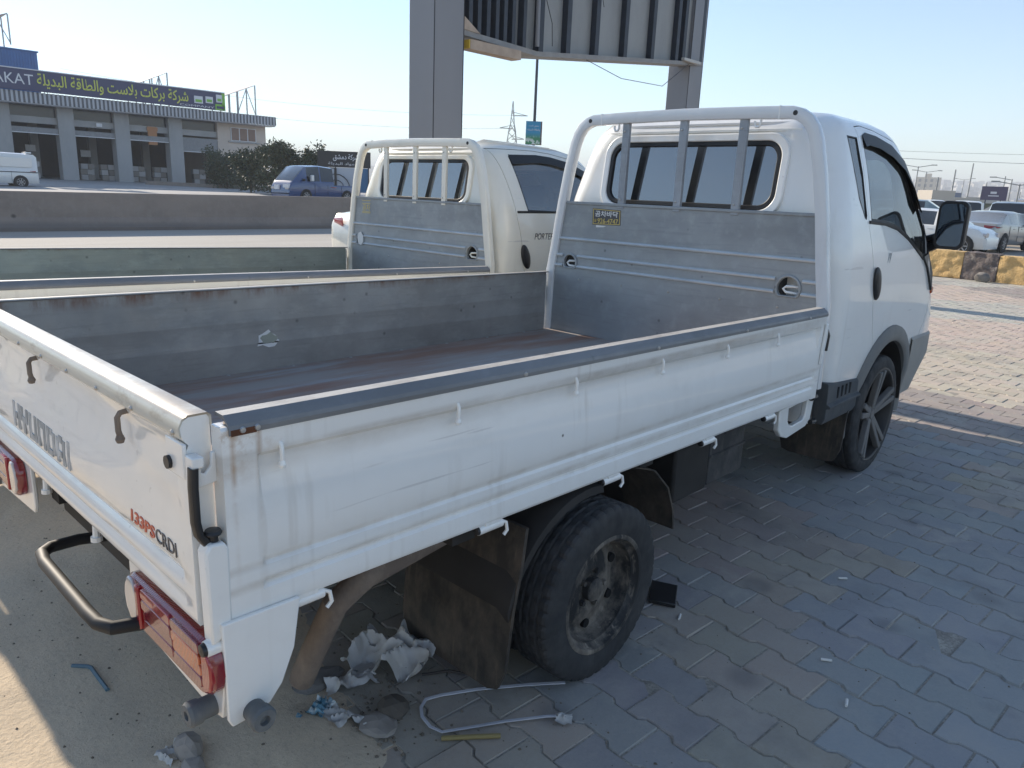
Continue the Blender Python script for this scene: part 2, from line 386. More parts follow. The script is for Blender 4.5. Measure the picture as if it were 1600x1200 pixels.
SEAT = plain('seat_fabric', (0.022, 0.022, 0.025), 0.85, var=0.2)
LAMP_RED = plain('red_lamp_lens', (0.33, 0.010, 0.016), 0.10, coat=1.0)
LAMP_DEEP = plain('dark_red_lamp_lens', (0.20, 0.008, 0.016), 0.12, coat=1.0)
LAMP_AMBER = plain('amber_lamp_lens', (0.50, 0.085, 0.010), 0.12, coat=1.0)
LAMP_WHITE = plain('white_lamp_lens', (0.50, 0.47, 0.46), 0.10, coat=1.0)
for _m in (LAMP_RED, LAMP_DEEP, LAMP_AMBER):
    _n = _m.node_tree; _w = _n.nodes.new('ShaderNodeTexWave'); _w.bands_direction = 'Y'; _w.inputs['Scale'].default_value = 45; _t = _n.nodes.new('ShaderNodeTexCoord'); _n.links.new(_t.outputs['Object'], _w.inputs[0]); _b = _n.nodes.new('ShaderNodeBump'); _b.inputs['Strength'].default_value = .18; _b.inputs['Distance'].default_value = .004; _n.links.new(_w.outputs[1], _b.inputs['Height']); _n.links.new(_b.outputs[0], _n.nodes['Principled BSDF'].inputs['Normal'])
INK = plain('dark_decal', (0.07, 0.07, 0.08), 0.4)
INK_GREY = M('worn_grey_decal', (0.26, 0.27, 0.27), 0.5); INK_GREY.over(INK_GREY.noise(30, 4, 0.6, (1, 1, 0.5), lo=0.40, hi=0.64), (0.52, 0.53, 0.53)); INK_GREY = INK_GREY.m
INK_RED = plain('orange_decal', (0.55, 0.10, 0.05), 0.4)
INK_YEL = plain('yellow_print', (0.62, 0.48, 0.14), 0.5)
INK_WHITE = plain('white_print', (0.74, 0.74, 0.72), 0.5)
MIRROR = plain('mirror_glass', (0.10, 0.125, 0.16), 0.04, 1.0)

# ------------------------------------------------------------------ terrain
def gz(x, y):
    r = max(0.0, min(1.0, (y - 9) / 10))
    return 0.014 * max(0.0, y - 9) + r * max(-0.05, min(0.10, 0.012 * (x - 8)))
def grid_sheet(name, xs, ys, mat, zf, parent=None, kind='structure'):
    mb = MB(); nx = len(xs)
    mb.v = [(x, y, zf(x, y)) for y in ys for x in xs]
    mb.f = [(j * nx + i, j * nx + i + 1, (j + 1) * nx + i + 1, (j + 1) * nx + i) for j in range(len(ys) - 1) for i in range(nx - 1)]
    mb.mi = [0] * len(mb.f)
    o = mb.build(name, mat, parent); return tag(o, kind=kind)
def spaced(lo, hi, near, far, c=0.0):
    out = [c]; x = c; s = near
    while x < hi: x += s; s = min(far, s * 1.18); out.append(min(x, hi))
    x = c; s = near
    while x > lo: x -= s; s = min(far, s * 1.18); out.insert(0, max(x, lo))
    return out
k = M('dry_ground', (0.36, 0.30, 0.225), 0.95)
k.over(k.noise(0.5, 6, 0.6, lo=0.35, hi=0.65), (0.30, 0.255, 0.20), 0.8); k.over(k.noise(8, 6, 0.7, lo=0.45, hi=0.7), (0.42, 0.355, 0.27), 0.6)
k.over(k.noise(0.06, 4, lo=0.45, hi=0.62), (0.30, 0.28, 0.24), 0.7)
k.bump(k.noise(14, 6, lo=0, hi=1), 0.4, 0.03); DIRT = k.m
grid_sheet('ground', spaced(-1500, 3200, 2.5, 260, 3), spaced(-1500, 3200, 2.5, 260, 3), DIRT, lambda x, y: gz(x, y) - 0.024)
k = M('pale_road', (0.40, 0.375, 0.335), 0.9)
k.over(k.noise(0.9, 6, 0.6, (0.25, 1, 1), lo=0.4, hi=0.65), (0.34, 0.315, 0.28), 0.8); k.over(k.noise(20, 5, 0.7, lo=0.4, hi=0.7), (0.44, 0.41, 0.36), 0.5)
k.over(k.noise(2.2, 3, 0.5, (0.05, 1.6, 1), lo=0.58, hi=0.68), (0.24, 0.225, 0.205), 0.5)
k.bump(k.noise(60, 4, lo=0, hi=1), 0.25, 0.01); ROAD = k.m
grid_sheet('road', spaced(-60, 60, 2, 8, 4), [6.2 + 0.8 * i for i in range(28)], ROAD, lambda x, y: gz(x, y) - 0.012)
k = M('yard_concrete', (0.36, 0.35, 0.335), 0.9); k.over(k.noise(0.25, 6, 0.6, lo=0.4, hi=0.62), (0.30, 0.29, 0.28), 0.8); k.bump(k.noise(8, 5, lo=0, hi=1), 0.2, 0.02)
YARD = k.m
grid_sheet('yard_apron', spaced(-40, 90, 3, 10, 15), [28.4 + 3 * i for i in range(20)], YARD, lambda x, y: gz(x, y) - 0.012)
k = M('car_park_asphalt', (0.235, 0.225, 0.21), 0.9); k.over(k.noise(0.6, 6, 0.6, lo=0.4, hi=0.65), (0.30, 0.275, 0.235), 0.8); k.over(k.noise(30, 4, lo=0.45, hi=0.7), (0.33, 0.31, 0.28), 0.5)
k.bump(k.noise(50, 4, lo=0, hi=1), 0.2, 0.01); PARK = k.m
grid_sheet('car_park', [18.75 + 4 * i for i in range(24)], [-60 + 4 * i for i in range(17)], PARK, lambda x, y: -0.012)

# ------------------------------------------------------------------ block paving
PL, PW = 0.211, 0.1535
RD = Vector((-0.07, -0.9975)).normalized(); RN = Vector((-RD.y, RD.x))      # along a course, across the courses
def paver_pts(d):
    a, s = 0.0095, PL / 2
    us = [-s, -0.30 * PL, -0.205 * PL, 0.205 * PL, 0.30 * PL, s]; vs = [a, a, -a, -a, a, a]
    top = [(u, PW / 2 + w) for u, w in zip(us, vs)]; bot = [(u, -PW / 2 - w) for u, w in zip(reversed(us), reversed(vs))]
    return shrink(top + bot, d)
P_TOP, P_LOW = paver_pts(0.0050), paver_pts(0.0018)
def paver_geo():
    n = 12; return [(u, v, 0.0) for u, v in P_TOP] + [(u, v, -0.0065) for u, v in P_LOW] + [(u, v, -0.03) for u, v in P_LOW], \
        [tuple(reversed(range(n)))] + [(i, (i + 1) % n, n + (i + 1) % n, n + i) for i in range(n)] + [(n + i, n + (i + 1) % n, 2 * n + (i + 1) % n, 2 * n + i) for i in range(n)]
def paver_mat(name, attr):
    k = M(name, (0.3, 0.3, 0.3), 0.88, coords='Object')
    g = k.N.new('ShaderNodeNewGeometry'); k.co = g.outputs['Position']
    if attr: a = k.N.new('ShaderNodeAttribute'); a.attribute_name = 'tint'; k.setcol(a.outputs['Color'])
    else: a = k.N.new('ShaderNodeObjectInfo'); k.setcol(a.outputs['Color'])
    k.over(k.noise(90, 5, 0.7, lo=0.35, hi=0.7), (0.42, 0.40, 0.37), 0.22)
    k.over(k.noise(5, 6, 0.65, lo=0.45, hi=0.68), (0.42, 0.385, 0.335), 0.35)                       # dust lying on the blocks
    k.over(k.noise(2.3, 5, 0.6, off=(5, 2, 0), lo=0.52, hi=0.66), (0.15, 0.15, 0.155), 0.35)        # oil and wheel grime
    k.over(k.vor(60, 0.12, 0.05), (0.10, 0.10, 0.10), 0.25)
    k.over(k.noise(1.1, 6, 0.7, off=(9, 4, 0), lo=0.57, hi=0.63), (0.44, 0.405, 0.35), 0.5)
    k.over(k.vor(2.1, 0.16, 0.08), (0.12, 0.12, 0.125), 0.45)
    k.bump(k.noise(60, 5, 0.6, lo=0, hi=1), 0.25, 0.006); k.bump(k.noise(260, 4, 0.7, lo=0, hi=1), 0.35, 0.003); return k.m
PAVE_OBJ, PAVE_STUFF = paver_mat('paver_concrete', False), paver_mat('paver_concrete_far', True)
TINT = {'B': (0.285, 0.290, 0.288), 'P': (0.280, 0.268, 0.258), 'T': (0.345, 0.303, 0.250), 'R': (0.315, 0.262, 0.230), 'D': (0.35, 0.30, 0.24), 'Y': (0.50, 0.430, 0.33), 'K': (0.52, 0.415, 0.335), 'G': (0.46, 0.435, 0.37)}
ZONES = [(.45, -.75, 'D'), (.62, -.62, 'D'), (.60, -.98, 'D'), (.75, -.45, 'D'), (.35, -1.0, 'D'), (1.068, -1.125, 'P'), (0.843, -1.154, 'P'), (1.474, -1.219, 'T'), (1.24, -1.399, 'T'), (1.718, -1.043, 'T'), (1.757, -0.776, 'P'), (2.057, -0.454, 'R'), (2.577, -0.547, 'R'), (2.37, -0.817, 'R'), (3.23, -0.683, 'B'), (2.143, -1.317, 'B'), (1.691, -1.637, 'B'), (1.682, -1.546, 'B'), (3.11, -1.477, 'B'), (4.413, -1.17, 'B'), (4.385, -1.488, 'T'), (5.358, -0.947, 'R'), (5.422, -0.588, 'R'), (6.822, -0.702, 'Y'), (7.724, -0.1, 'Y'), (9.34, -0.008, 'K'), (10.562, -0.087, 'K'), (12.049, 0.462, 'G'), (15.359, 1.411, 'K'), (16.198, 0.639, 'R'), (17.535, 1.923, 'G'), (2.258, -1.096, 'T'), (1.338, -1.595, 'B'), (1.321, -1.476, 'T'), (1.814, -1.395, 'B'), (3.0, 2.5, 'Y'), (7, 3, 'Y'), (2.6, -3, 'B'), (6, -3, 'Y'), (-1, -2, 'P'), (0, 0, 'P'), (9, 2.5, 'K'), (13, -2, 'G')]
def paver_tint(p, rnd):
    q = (p.x + 0.07 * rnd.uniform(-1, 1), p.y + 0.07 * rnd.uniform(-1, 1))
    z = min(ZONES, key=lambda s: ((s[0] - q[0]) ** 2 + (s[1] - q[1]) ** 2)); c = TINT[z[2]]
    if rnd.random() < 0.012: c = TINT[rnd.choice('BPTR' if p.x < 5.7 else 'YKG')]
    v = rnd.uniform(0.94, 1.06); return tuple(min(1, x * v * rnd.uniform(0.97, 1.03)) for x in c)
pave = bpy.data.meshes.new('pavement'); mb = MB(); mb.box2((-2.6, -7.2, -0.023), (18.3, 6.2, -0.0050))
k = M('joint_sand', (0.24, 0.215, 0.18), 0.95); k.over(k.noise(9, 6, 0.7, lo=0.36, hi=0.56), (0.46, 0.42, 0.355), 0.9); k.over(k.noise(120, 4, lo=0.4, hi=0.7), (0.12, 0.105, 0.09), 0.6)
k.bump(k.noise(200, 4, lo=0, hi=1), 0.5, 0.004); JOINT = k.m
pavement = tag(mb.build('pavement', JOINT, smooth=False), kind='structure')
rnd = random.Random(3); O = Vector((1.596, -1.225)) + RD * (PL / 2); pav = []
for r in range(-32, 125):
    for j in range(-40, 40):
        p = O + RN * (PW * r) + RD * (PL * (j + (0.5 if r % 2 else 0.0)))
        if not (-2.4 < p.x < 18.2 and -7.0 < p.y < 6.0): continue
        d = Vector((p.x, p.y, 0)) - CAM; z = d.dot(FW)
        u, v = (d.dot(RT) / z, d.dot(UP) / z) if z > 0.2 else (9, 9)
        seen = abs(u) < 0.70 and -0.53 < v < 0.52
        hid = (1.6 > p.y > -0.45 and p.x < 4.6) or p.x < 0.40       # under the trucks or under the sand
        pav.append((0 if (seen and not hid) else 1, d.length, p))
pav.sort(key=lambda a: a[:2])
PV, PF = paver_geo(); pm = bpy.data.meshes.new('paver'); pm.from_pydata(PV, [], PF); pm.materials.append(PAVE_OBJ)
pm.polygons.foreach_set('use_smooth', [False] * len(pm.polygons)); pm.update()
sm = MB(); tints = []
for i, (hid, dist, p) in enumerate(pav):
    c = paver_tint(p, rnd); ang = atan2(RD.y, RD.x) + rnd.gauss(0, 0.006); tx, ty = rnd.gauss(0, 0.009), rnd.gauss(0, 0.009); dz = rnd.gauss(-0.0008, 0.0016)
    if i < 298:
        o = bpy.data.objects.new('paver', pm); COL.objects.link(o); o.parent = pavement
        o.location = (p.x, p.y, dz); o.rotation_euler = (tx, ty, ang); o.color = rgba(c)
    else:
        ca, sa = cos(ang), sin(ang); sm.add([(p.x + ca * u - sa * v, p.y + sa * u + ca * v, w + dz + u * ty + v * tx) for u, v, w in PV], PF); tints += [c] * len(PF)
far = sm.build('paver_field', PAVE_STUFF, pavement, smooth=False); tag(far, kind='stuff')
ca = far.data.color_attributes.new('tint', 'FLOAT_COLOR', 'CORNER'); flat = []
for poly, c in zip(far.data.polygons, tints): flat += [c[0], c[1], c[2], 1.0] * poly.loop_total
ca.data.foreach_set('color', flat)

# blown sand over the left end of the paving
def sand_h(x, y):
    edge = 0.42 - 0.10 * (y + 0.5) if y > -0.6 else 0.43 + 0.25 * (y + 0.6)
    edge += 0.12 + 0.40 * smooth(-0.6, 0.3, y) + 0.16 * noise.noise((x * 2.3, y * 2.3, 1)) + 0.05 * noise.noise((x * 9, y * 9, 2))
    h = 0.016 - 0.034 * smooth(edge - 0.32, edge + 0.10, x)
    h += 0.010 * noise.noise((x * 1.7, y * 1.7, 5)) + 0.0045 * noise.noise((x * 7, y * 7, 8)) + 0.0022 * noise.noise((x * 22, y * 22, 3))
    t = noise.noise((x * 5.5 + 0.8 * noise.noise((x * 3, y * 3, 9)), y * 5.5, 12)); h -= 0.010 * max(0, t - 0.25) / 0.5     # scuffs, footprints
    return h
k = M('blown_sand', (0.67, 0.54, 0.385), 0.95)
k.over(k.noise(3, 6, 0.65, lo=0.4, hi=0.66), (0.57, 0.465, 0.34), 0.8); k.over(k.noise(60, 5, 0.7, lo=0.5, hi=0.75), (0.40, 0.32, 0.235), 0.5)
k.over(k.vor(38, 0.10, 0.04), (0.15, 0.11, 0.08), 0.5); k.bump(k.noise(55, 6, 0.7, lo=0, hi=1), 0.55, 0.010); k.bump(k.noise(300, 3, 0.7, lo=0, hi=1), 0.4, 0.003)
SAND = k.m
grid_sheet('sand', [-2.2 + 0.022 * i for i in range(150)], [-3.0 + 0.022 * i for i in range(240)], SAND, sand_h, kind='stuff')
# small stones and clods scattered on sand and paving
mb = MB()
def clod(x, y, z, s, rr):
    pts = []
    for a in range(5): pts.append((x + s * rr.uniform(0.6, 1.1) * cos(a * 1.2566), y + s * rr.uniform(0.6, 1.1) * sin(a * 1.2566), z - s * 0.2))
    top = (x + s * rr.uniform(-.2, .2), y + s * rr.uniform(-.2, .2), z + s * rr.uniform(0.5, 0.9))
    mb.add(pts + [top], [(i, (i + 1) % 5, 5) for i in range(5)])
rr = random.Random(11)
for i in range(1300):
    x, y = rr.uniform(-0.6, 1.0), rr.uniform(-1.6, 1.6); clod(x, y, max(0, sand_h(x, y)), rr.choice((0.0016, 0.002, 0.0026, 0.0034, 0.006)), rr)
for i in range(420):
    x = rr.uniform(0.5, 5.5); y = rr.uniform(-2.4, -0.5); clod(x, y, 0.0, rr.choice((0.0014, 0.0018, 0.0024, 0.0042)), rr)
for i in range(90):      # heap of crumbs by the exhaust
    x, y = 0.52 + rr.gauss(0, 0.09), -0.60 + rr.gauss(0, 0.08); clod(x, y, 0.003, rr.uniform(0.003, 0.009), rr)
tag(mb.build('gravel', plain('stone_crumbs', (0.22, 0.18, 0.135), 0.95, var=0.5, scale=30), smooth=False), kind='stuff')

# ------------------------------------------------------------------ small flat-bed truck
XW_R, XW_F = 1.13, 3.775          # axles
CW = [(0.42, .80), (0.60, .838), (0.80, .848), (1.00, .85), (1.20, .843), (1.38, .815), (1.50, .785), (1.62, .752), (1.74, .712), (1.80, .69), (1.845, .66), (1.88, .61), (1.905, .52), (1.92, .35)]
CF = [(0.42, 4.78), (0.60, 4.82), (0.80, 4.79), (1.00, 4.69), (1.20, 4.55), (1.38, 4.415), (1.50, 4.33), (1.62, 4.25), (1.74, 4.15), (1.82, 4.05), (1.86, 3.97), (1.89, 3.83), (1.91, 3.62), (1.92, 3.45)]
CR = [(0.42, 2.96), (0.80, 2.935), (1.42, 2.902), (1.58, 2.920), (1.74, 2.942), (1.80, 2.955), (1.85, 2.985), (1.88, 3.03), (1.905, 3.10), (1.92, 3.2)]
RC = [(0.42, .12), (1.2, .15), (1.7, .17), (1.85, .20), (1.92, .12)]
FC = [(0.42, .34), (1.2, .34), (1.6, .30), (1.85, .26), (1.92, .14)]
def cab_ring(z, off=0.0):
    w, f, r, rc, fc = [interp(t, z) for t in (CW, CF, CR, RC, FC)]
    w -= off; f -= off; r += off; pts = []; zz = z
    n = 9
    for i in range(6): pts.append((r, (w - rc) * (1 - 2 * (i) / 6.0) if False else 0, zz)) if False else None
    yy = [(w - rc) * t for t in (1, 0.66, 0.33, 0, -0.33, -0.66, -1)]
    for y in yy: pts.append((r, y, zz))
    for i in range(1, n): a = pi / 2 * i / n; pts.append((r + rc - rc * cos(a), -(w - rc) - rc * sin(a), zz))
    for i in range(15): pts.append((lerp(r + rc, f - fc, i / 14), -w, zz))
    for i in range(1, n): a = pi / 2 * i / n; pts.append((f - fc + fc * sin(a), -(w - fc) - fc * cos(a), zz))
    for t in (-1, -0.5, 0, 0.5, 1): pts.append((f + 0.32 * (1 - t * t), (w - fc) * t, zz))  # unseen nose bulged forward to widen the cab's shadow on the paving
    for i in range(1, n): a = pi / 2 * i / n; pts.append((f - fc + fc * cos(a), (w - fc) + fc * sin(a), zz))
    for i in range(15): pts.append((lerp(f - fc, r + rc, i / 14), w, zz))
    for i in range(1, n): a = pi / 2 * i / n; pts.append((r + rc - rc * sin(a), (w - rc) + rc * cos(a), zz))
    return pts
def side_w(x, z):
    w, f, r, rc, fc = [interp(t, z) for t in (CW, CF, CR, RC, FC)]
    if x > f - fc: return w - fc + sqrt(max(0.0, fc * fc - (x - f + fc) ** 2))
    if x < r + rc: return w - rc + sqrt(max(0.0, rc * rc - (r + rc - x) ** 2))
    return w
DOOR = [(3.285, 1.838), (3.275, 1.62), (3.264, 1.37), (3.33, 1.17), (3.395, 0.98), (3.45, 0.85), (3.50, 0.755), (3.56, 0.69), (3.62, 0.655), (3.85, 0.64), (4.10, 0.66), (4.30, 0.72), (4.38, 0.86), (4.40, 1.05), (4.38, 1.22), (4.32, 1.42), (4.21, 1.60), (4.02, 1.735), (3.82, 1.805), (3.55, 1.842), (3.38, 1.85)]
WIN = [(3.30, 1.40), (3.50, 1.392), (3.68, 1.368), (3.85, 1.318), (4.02, 1.25), (4.13, 1.205), (4.19, 1.21), (4.215, 1.33), (4.165, 1.47), (4.06, 1.60), (3.92, 1.70), (3.74, 1.765), (3.50, 1.797), (3.37, 1.80), (3.335, 1.785), (3.322, 1.60), (3.305, 1.44)]
DOOR_B = [(2.995, 1.838), (3.03, 1.62), (3.075, 1.37), (3.115, 1.17), (3.15, .98), (3.20, .85), (3.29, .755), (3.42, .69), (3.56, .655)] + DOOR[9:]
WIN_B = [(3.20, 1.385), (3.45, 1.382)] + WIN[2:13] + [(3.13, 1.80), (3.098, 1.785), (3.145, 1.60), (3.185, 1.43)]
QWIN = [(3.135, 1.785), (3.262, 1.785), (3.256, 1.62), (3.246, 1.425), (3.236, 1.405), (3.215, 1.412), (3.165, 1.50), (3.145, 1.62)]
def side_pane(mb, pts, s, off, mi=0, th=0.004):
    P = [(x, s * (side_w(x, z) + off), z) for x, z in pts]; n = len(P)
    cx = sum(p[0] for p in P) / n; cz = sum(p[2] for p in P) / n; c = (cx, s * (side_w(cx, cz) + off), cz)
    mb.add(P + [c], [((i, (i + 1) % n, n)) for i in range(n)], mi)
def side_frame(mb, outer, inner, s, o0, o1, mi=0):
    n = len(outer); vs = []
    for o in (o0, o1):
        for pts in (outer, inner): vs += [(x, s * (side_w(x, z) + o), z) for x, z in pts]
    fs = []
    for i in range(n):
        j = (i + 1) % n; O0, I0, O1, I1 = 0, n, 2 * n, 3 * n
        fs += [(O1 + i, O1 + j, I1 + j, I1 + i), (O0 + i, O0 + j, O1 + j, O1 + i), (I0 + j, I0 + i, I1 + i, I1 + j)]
    mb.add(vs, fs, mi)
def yprism(pts, y0, y1):
    m = MB(); m.prism(pts, lambda u, v, d: (u, d, v), y0, y1); return m
def xprism(pts, x0, x1):
    m = MB(); m.prism(pts, lambda u, v, d: (d, u, v), x0, x1); return m

def bz(x, z): return z - 0.012 * x        # the bed slopes slightly to the front
def gate_section(out):
    """side-gate profile: (inset from the outer plane, height)"""
    return [(.004, 1.034), (.0, 1.028), (.0, .982), (.004, .972), (.016, .962), (.019, .948), (.013, .915), (.006, .88), (.001, .84), (.0, .80), (.003, .762), (.0075, .752), (.0085, .745), (.003, .738), (.002, .716), (.0035, .709), (.0085, .703), (.0085, .696), (.002, .689), (.0, .672), (.0, .648), (.004, .640), (.016, .638)]
FLAT = [(.003, z) for z in ()]
def side_gate(root, s, PAINT, LIN, z_in=.66):
    sec = gate_section(s); L = 2.80; yo = .852
    flat = [((.0 if d < .03 else d) if z < 1.03 else d, z) for d, z in sec]
    flat[-1] = (.016, .638)
    xs = [(-.006, 1), (.062, 1), (.072, 0), (1.0, 0), (2.0, 0), (L - .058, 0), (L - .05, 1), (L, 1)]
    mb = MB(); rings = []
    for x, fl in xs:
        ring = [(x, s * (yo - (f[0] if fl else p[0])), bz(x, p[1])) for p, f in zip(sec, flat)]
        ring += [(x, s * (yo - .040), bz(x, .640)), (x, s * (yo - .040), bz(x, 1.034))]
        rings.append(ring)
    mb.loft(rings)
    g = mb.build('side_gate', WHITE_GATE if PAINT is WHITE else PAINT, root, angle=25)
    ib = MB(); ib.box2((.012, s * (yo - .0405), bz(1.4, .64)), (L - .012, s * (yo - .0455), bz(1.4, .64) + .01))
    ib = MB(); rings = []
    for x in (.020, 1.0, 2.0, L - .012):
        y0, y1 = s * (yo - .0404), s * (yo - .0450); r_ = []
        prof = [(.0, z_in), (.0, .80), (.0012, .808), (.0012, .814), (.0, .822), (.0, .895), (.0012, .903), (.0012, .909), (.0, .917), (.0, 1.046)]
        r_ = [(x, s * (yo - .045 - d), bz(x, z)) for d, z in prof] + [(x, y0, bz(x, 1.046)), (x, y0, bz(x, z_in))]
        rings.append(r_)
    ib.loft(rings); ln = ib.build('lining', LIN, g, angle=25)
    # rail cap
    rc = [(-.0035, 1.018), (-.0045, 1.028), (-.001, 1.036), (.006, 1.042), (.016, 1.0505), (.020, 1.0525), (.049, 1.0535), (.052, 1.050), (.050, 1.046), (.046, 1.046), (.041, 1.046), (.030, 1.046), (.016, 1.043), (.004, 1.034), (.001, 1.018)]
    mb = MB(); mb.loft([[(x, s * (yo - d), bz(x, z)) for d, z in rc] for x in (.008, .9, 1.9, L + .004)])
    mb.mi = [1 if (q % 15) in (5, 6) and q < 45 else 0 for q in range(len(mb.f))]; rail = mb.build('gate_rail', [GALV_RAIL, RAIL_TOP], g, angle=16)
    rb = MB()
    for x in (.033, .062, .8, 1.42, 2.02, 2.6): rb.lathe([(.0001, .0045), (.005, .004), (.0065, 0)], (x, s * (yo + .0040), bz(x, 1.026)), 'Y', 10) if s > 0 else rb.lathe([(.0001, -.0045), (.005, -.004), (.0065, 0)], (x, s * (yo + .0040), bz(x, 1.026)), 'Y', 10)
    rb.build('rail_rivets', STEEL, rail)
    mb = MB(); mb.box2((.0105, s * (yo + .0052), bz(0, 1.0165)), (.060, s * (yo + .0046), bz(0, 1.0285))); mb.build('rust_patch', RUST, rail)
    # rope hooks
    for x in (.11, .57, 1.015, 1.458, 1.89, 2.31):
        mb = MB(); y = s * (yo + .004)
        mb.tube([(x, s * (yo - .015), bz(x, .985)), (x, y - s * .004, bz(x, .983)), (x, y, bz(x, .975)), (x, y, bz(x, .955)), (x, y - s * .001, bz(x, .942))], .0048, 8)
        mb.lathe([(.0001, .010), (.006, .008), (.0085, 0), (.006, -.007), (.0001, -.009)], (x, y - s * .001, bz(x, .941)), 'Z', 10)
        mb.build('rope_hook', PAINT, g)
    # hinges under the gate
    for x in (.115, .66, 1.19, 1.79, 2.30):
        mb = MB(); mb.lathe([(.0001, 0), (.013, 0), (.013, .085), (.0001, .085)], (x, s * (yo - .012), bz(x, .626)), 'X', 14)
        mb.box2((x + .02, s * (yo - .03), bz(x, .625)), (x + .07, s * (yo - .002), bz(x, .645)))
        h = mb.build('gate_hinge', PAINT, root)
        mb = MB(); mb.lathe([(.0001, -.008), (.010, -.006), (.0125, 0), (.0125, .003)], (x, s * (yo - .012), bz(x, .626)), 'X', 12); mb.build('hinge_cap', BLACK, h)
        mb = MB(); mb.tube([(x + .085, s * (yo - .012), bz(x, .63)), (x + .10, s * (yo - .006), bz(x, .622)), (x + .103, s * (yo - .004), bz(x, .600)), (x + .092, s * (yo - .006), bz(x, .588))], .005, 8); mb.build('tie_hook', PAINT, h)
    # front latch: hook plate and black lever by the cab
    mb = MB(); x = L - .012
    mb.prism([(0, .985), (.022, .985), (.024, .92), (.012, .86), (.004, .80), (-.014, .80), (-.012, .87), (-.004, .93)], lambda u, v, d: (x + u, s * (yo + d), bz(x, v)), .001, .012)
    mb.build('front_latch', PAINT, g, bevel=.003)
    mb = MB(); mb.tube([(x + .028, s * (yo - .004), bz(x, .97)), (x + .032, s * (yo + .010), bz(x, .93)), (x + .03, s * (yo + .008), bz(x, .86))], .009, 8); mb.build('latch_lever', BLACK, g)
    return g

def tyre_and_rim(root, x, y, z, R, W, s, kind):
    """s: side (-1 right); y is the outer face"""
    yc = y - s * W / 2
    mb = MB(); N_ = 168
    half = [(R - .105 if kind == 'steel' else R - .078, .40), (R - .10 if kind == 'steel' else R - .075, .47), (R - .085 if kind == 'steel' else R - .062, .495), (R - .055, .50), (R - .03, .495), (R - .016, .475), (R - .006, .44), (R - .0005, .39), (R, .30), (R - .007, .28), (R - .007, .24), (R, .22), (R, .12), (R - .007, .10), (R - .007, .06), (R, .04)]
    prof = [(r, s * W * t) for r, t in half] + [(r, -s * W * t) for r, t in reversed(half)]
    k_ = len(prof)
    def mod(i, j, r):
        e = min(j, k_ - 1 - j)
        if kind == 'steel':
            if 4 <= e <= 8 and (i % 4) < 1: return r - .006
            if e > 8 and ((i + 3 * (j % 2)) % 6) < 1 and r > R - .004: return r - .006
        else:
            if 5 <= e <= 8 and (i % 7) < 2: return r - .004
        return r
    mb.lathe(prof, (x, yc, z), 'Y', N_, mod=mod)
    wh = mb.build('wheel', TYRE, root, angle=22)
    o = s * W / 2
    if kind == 'steel':
        Rr = R - .098
        mb = MB(); mb.lathe([(Rr + .004, o * .90), (Rr + .007, o * .97), (Rr + .001, o * 1.0), (Rr - .008, o * .97), (Rr - .012, o * .80), (Rr - .022, o * .70), (Rr - .024, o * .35), (Rr - .032, o * .10), (Rr - .045, o * .02), (Rr - .055, o * .04), (.082, o * .28), (.068, o * .30), (.055, o * .20), (.040, o * .20), (.038, o * .48), (.030, o * .55), (.0001, o * .56)], (x, yc, z), 'Y', 48)
        rim = mb.build('rim', RIM_BLACK, wh, angle=40)
        for i in range(6):
            a = i * pi / 3 + .5
            mb = MB(); c = Vector((x + (Rr - .058) * cos(a), yc + o * .16, z + (Rr - .058) * sin(a)))
            mb.lathe([(.0001, s * .003), (.015, s * .003), (.017, -s * .02)], c, 'Y', 14); mb.build('hand_hole', BLACK_HOLE, wh)
        mb = MB()
        for i in range(5):
            a = i * 2 * pi / 5; mb.lathe([(.0001, o * .16 + s * .014), (.008, o * .16 + s * .014), (.010, o * .14)], (x + .058 * cos(a), yc + o * .10, z + .058 * sin(a)), 'Y', 6)
        tag(mb.build('wheel_nuts', RIM_BLACK, wh), kind='stuff')
    elif kind == 'alloy':
        Rr = R - .070
        mb = MB(); mb.lathe([(Rr + .002, o * .92), (Rr + .003, o * .985), (Rr - .006, o * 1.0), (Rr - .012, o * .96), (Rr - .018, o * .75), (Rr - .026, -o * .3), (Rr - .03, -o * .75), (.0001, -o * .75)], (x, yc, z), 'Y', 64)
        rim = mb.build('rim', plain('dark_rim_barrel', (0.045, 0.043, 0.042), 0.5, 0.2) if 'dark_rim_barrel' not in bpy.data.materials else bpy.data.materials['dark_rim_barrel'], wh, angle=40)
        mb = MB()
        for i in range(5):
            a = i * 2 * pi / 5 + .35
            for da in (-.115, .115):
                p0 = Vector((x + .035 * cos(a + da * 2), yc + o * .62, z + .035 * sin(a + da * 2))); p1 = Vector((x + (Rr - .010) * cos(a + da), yc + o * .93, z + (Rr - .010) * sin(a + da)))
                mb.beam(p0, p1, .030, .034, up=(0, 1, 0))
        mb.build('spoke', ALLOY, rim, bevel=.005)
        mb = MB(); mb.lathe([(.062, o * .40), (.060, o * .70), (.045, o * .78), (.030, o * .74), (.028, o * .80), (.0001, o * .82)], (x, yc, z), 'Y', 24); mb.build('hub', ALLOY, rim)
    else:
        mb = MB(); mb.lathe([(R - .09, o * .9), (.05, o * .5), (.0001, o * .5)], (x, yc, z), 'Y', 24); mb.build('rim', RIM_BLACK, wh)
    return wh
BLACK_HOLE = plain('hole_black', (0.004, 0.004, 0.004), 0.95)

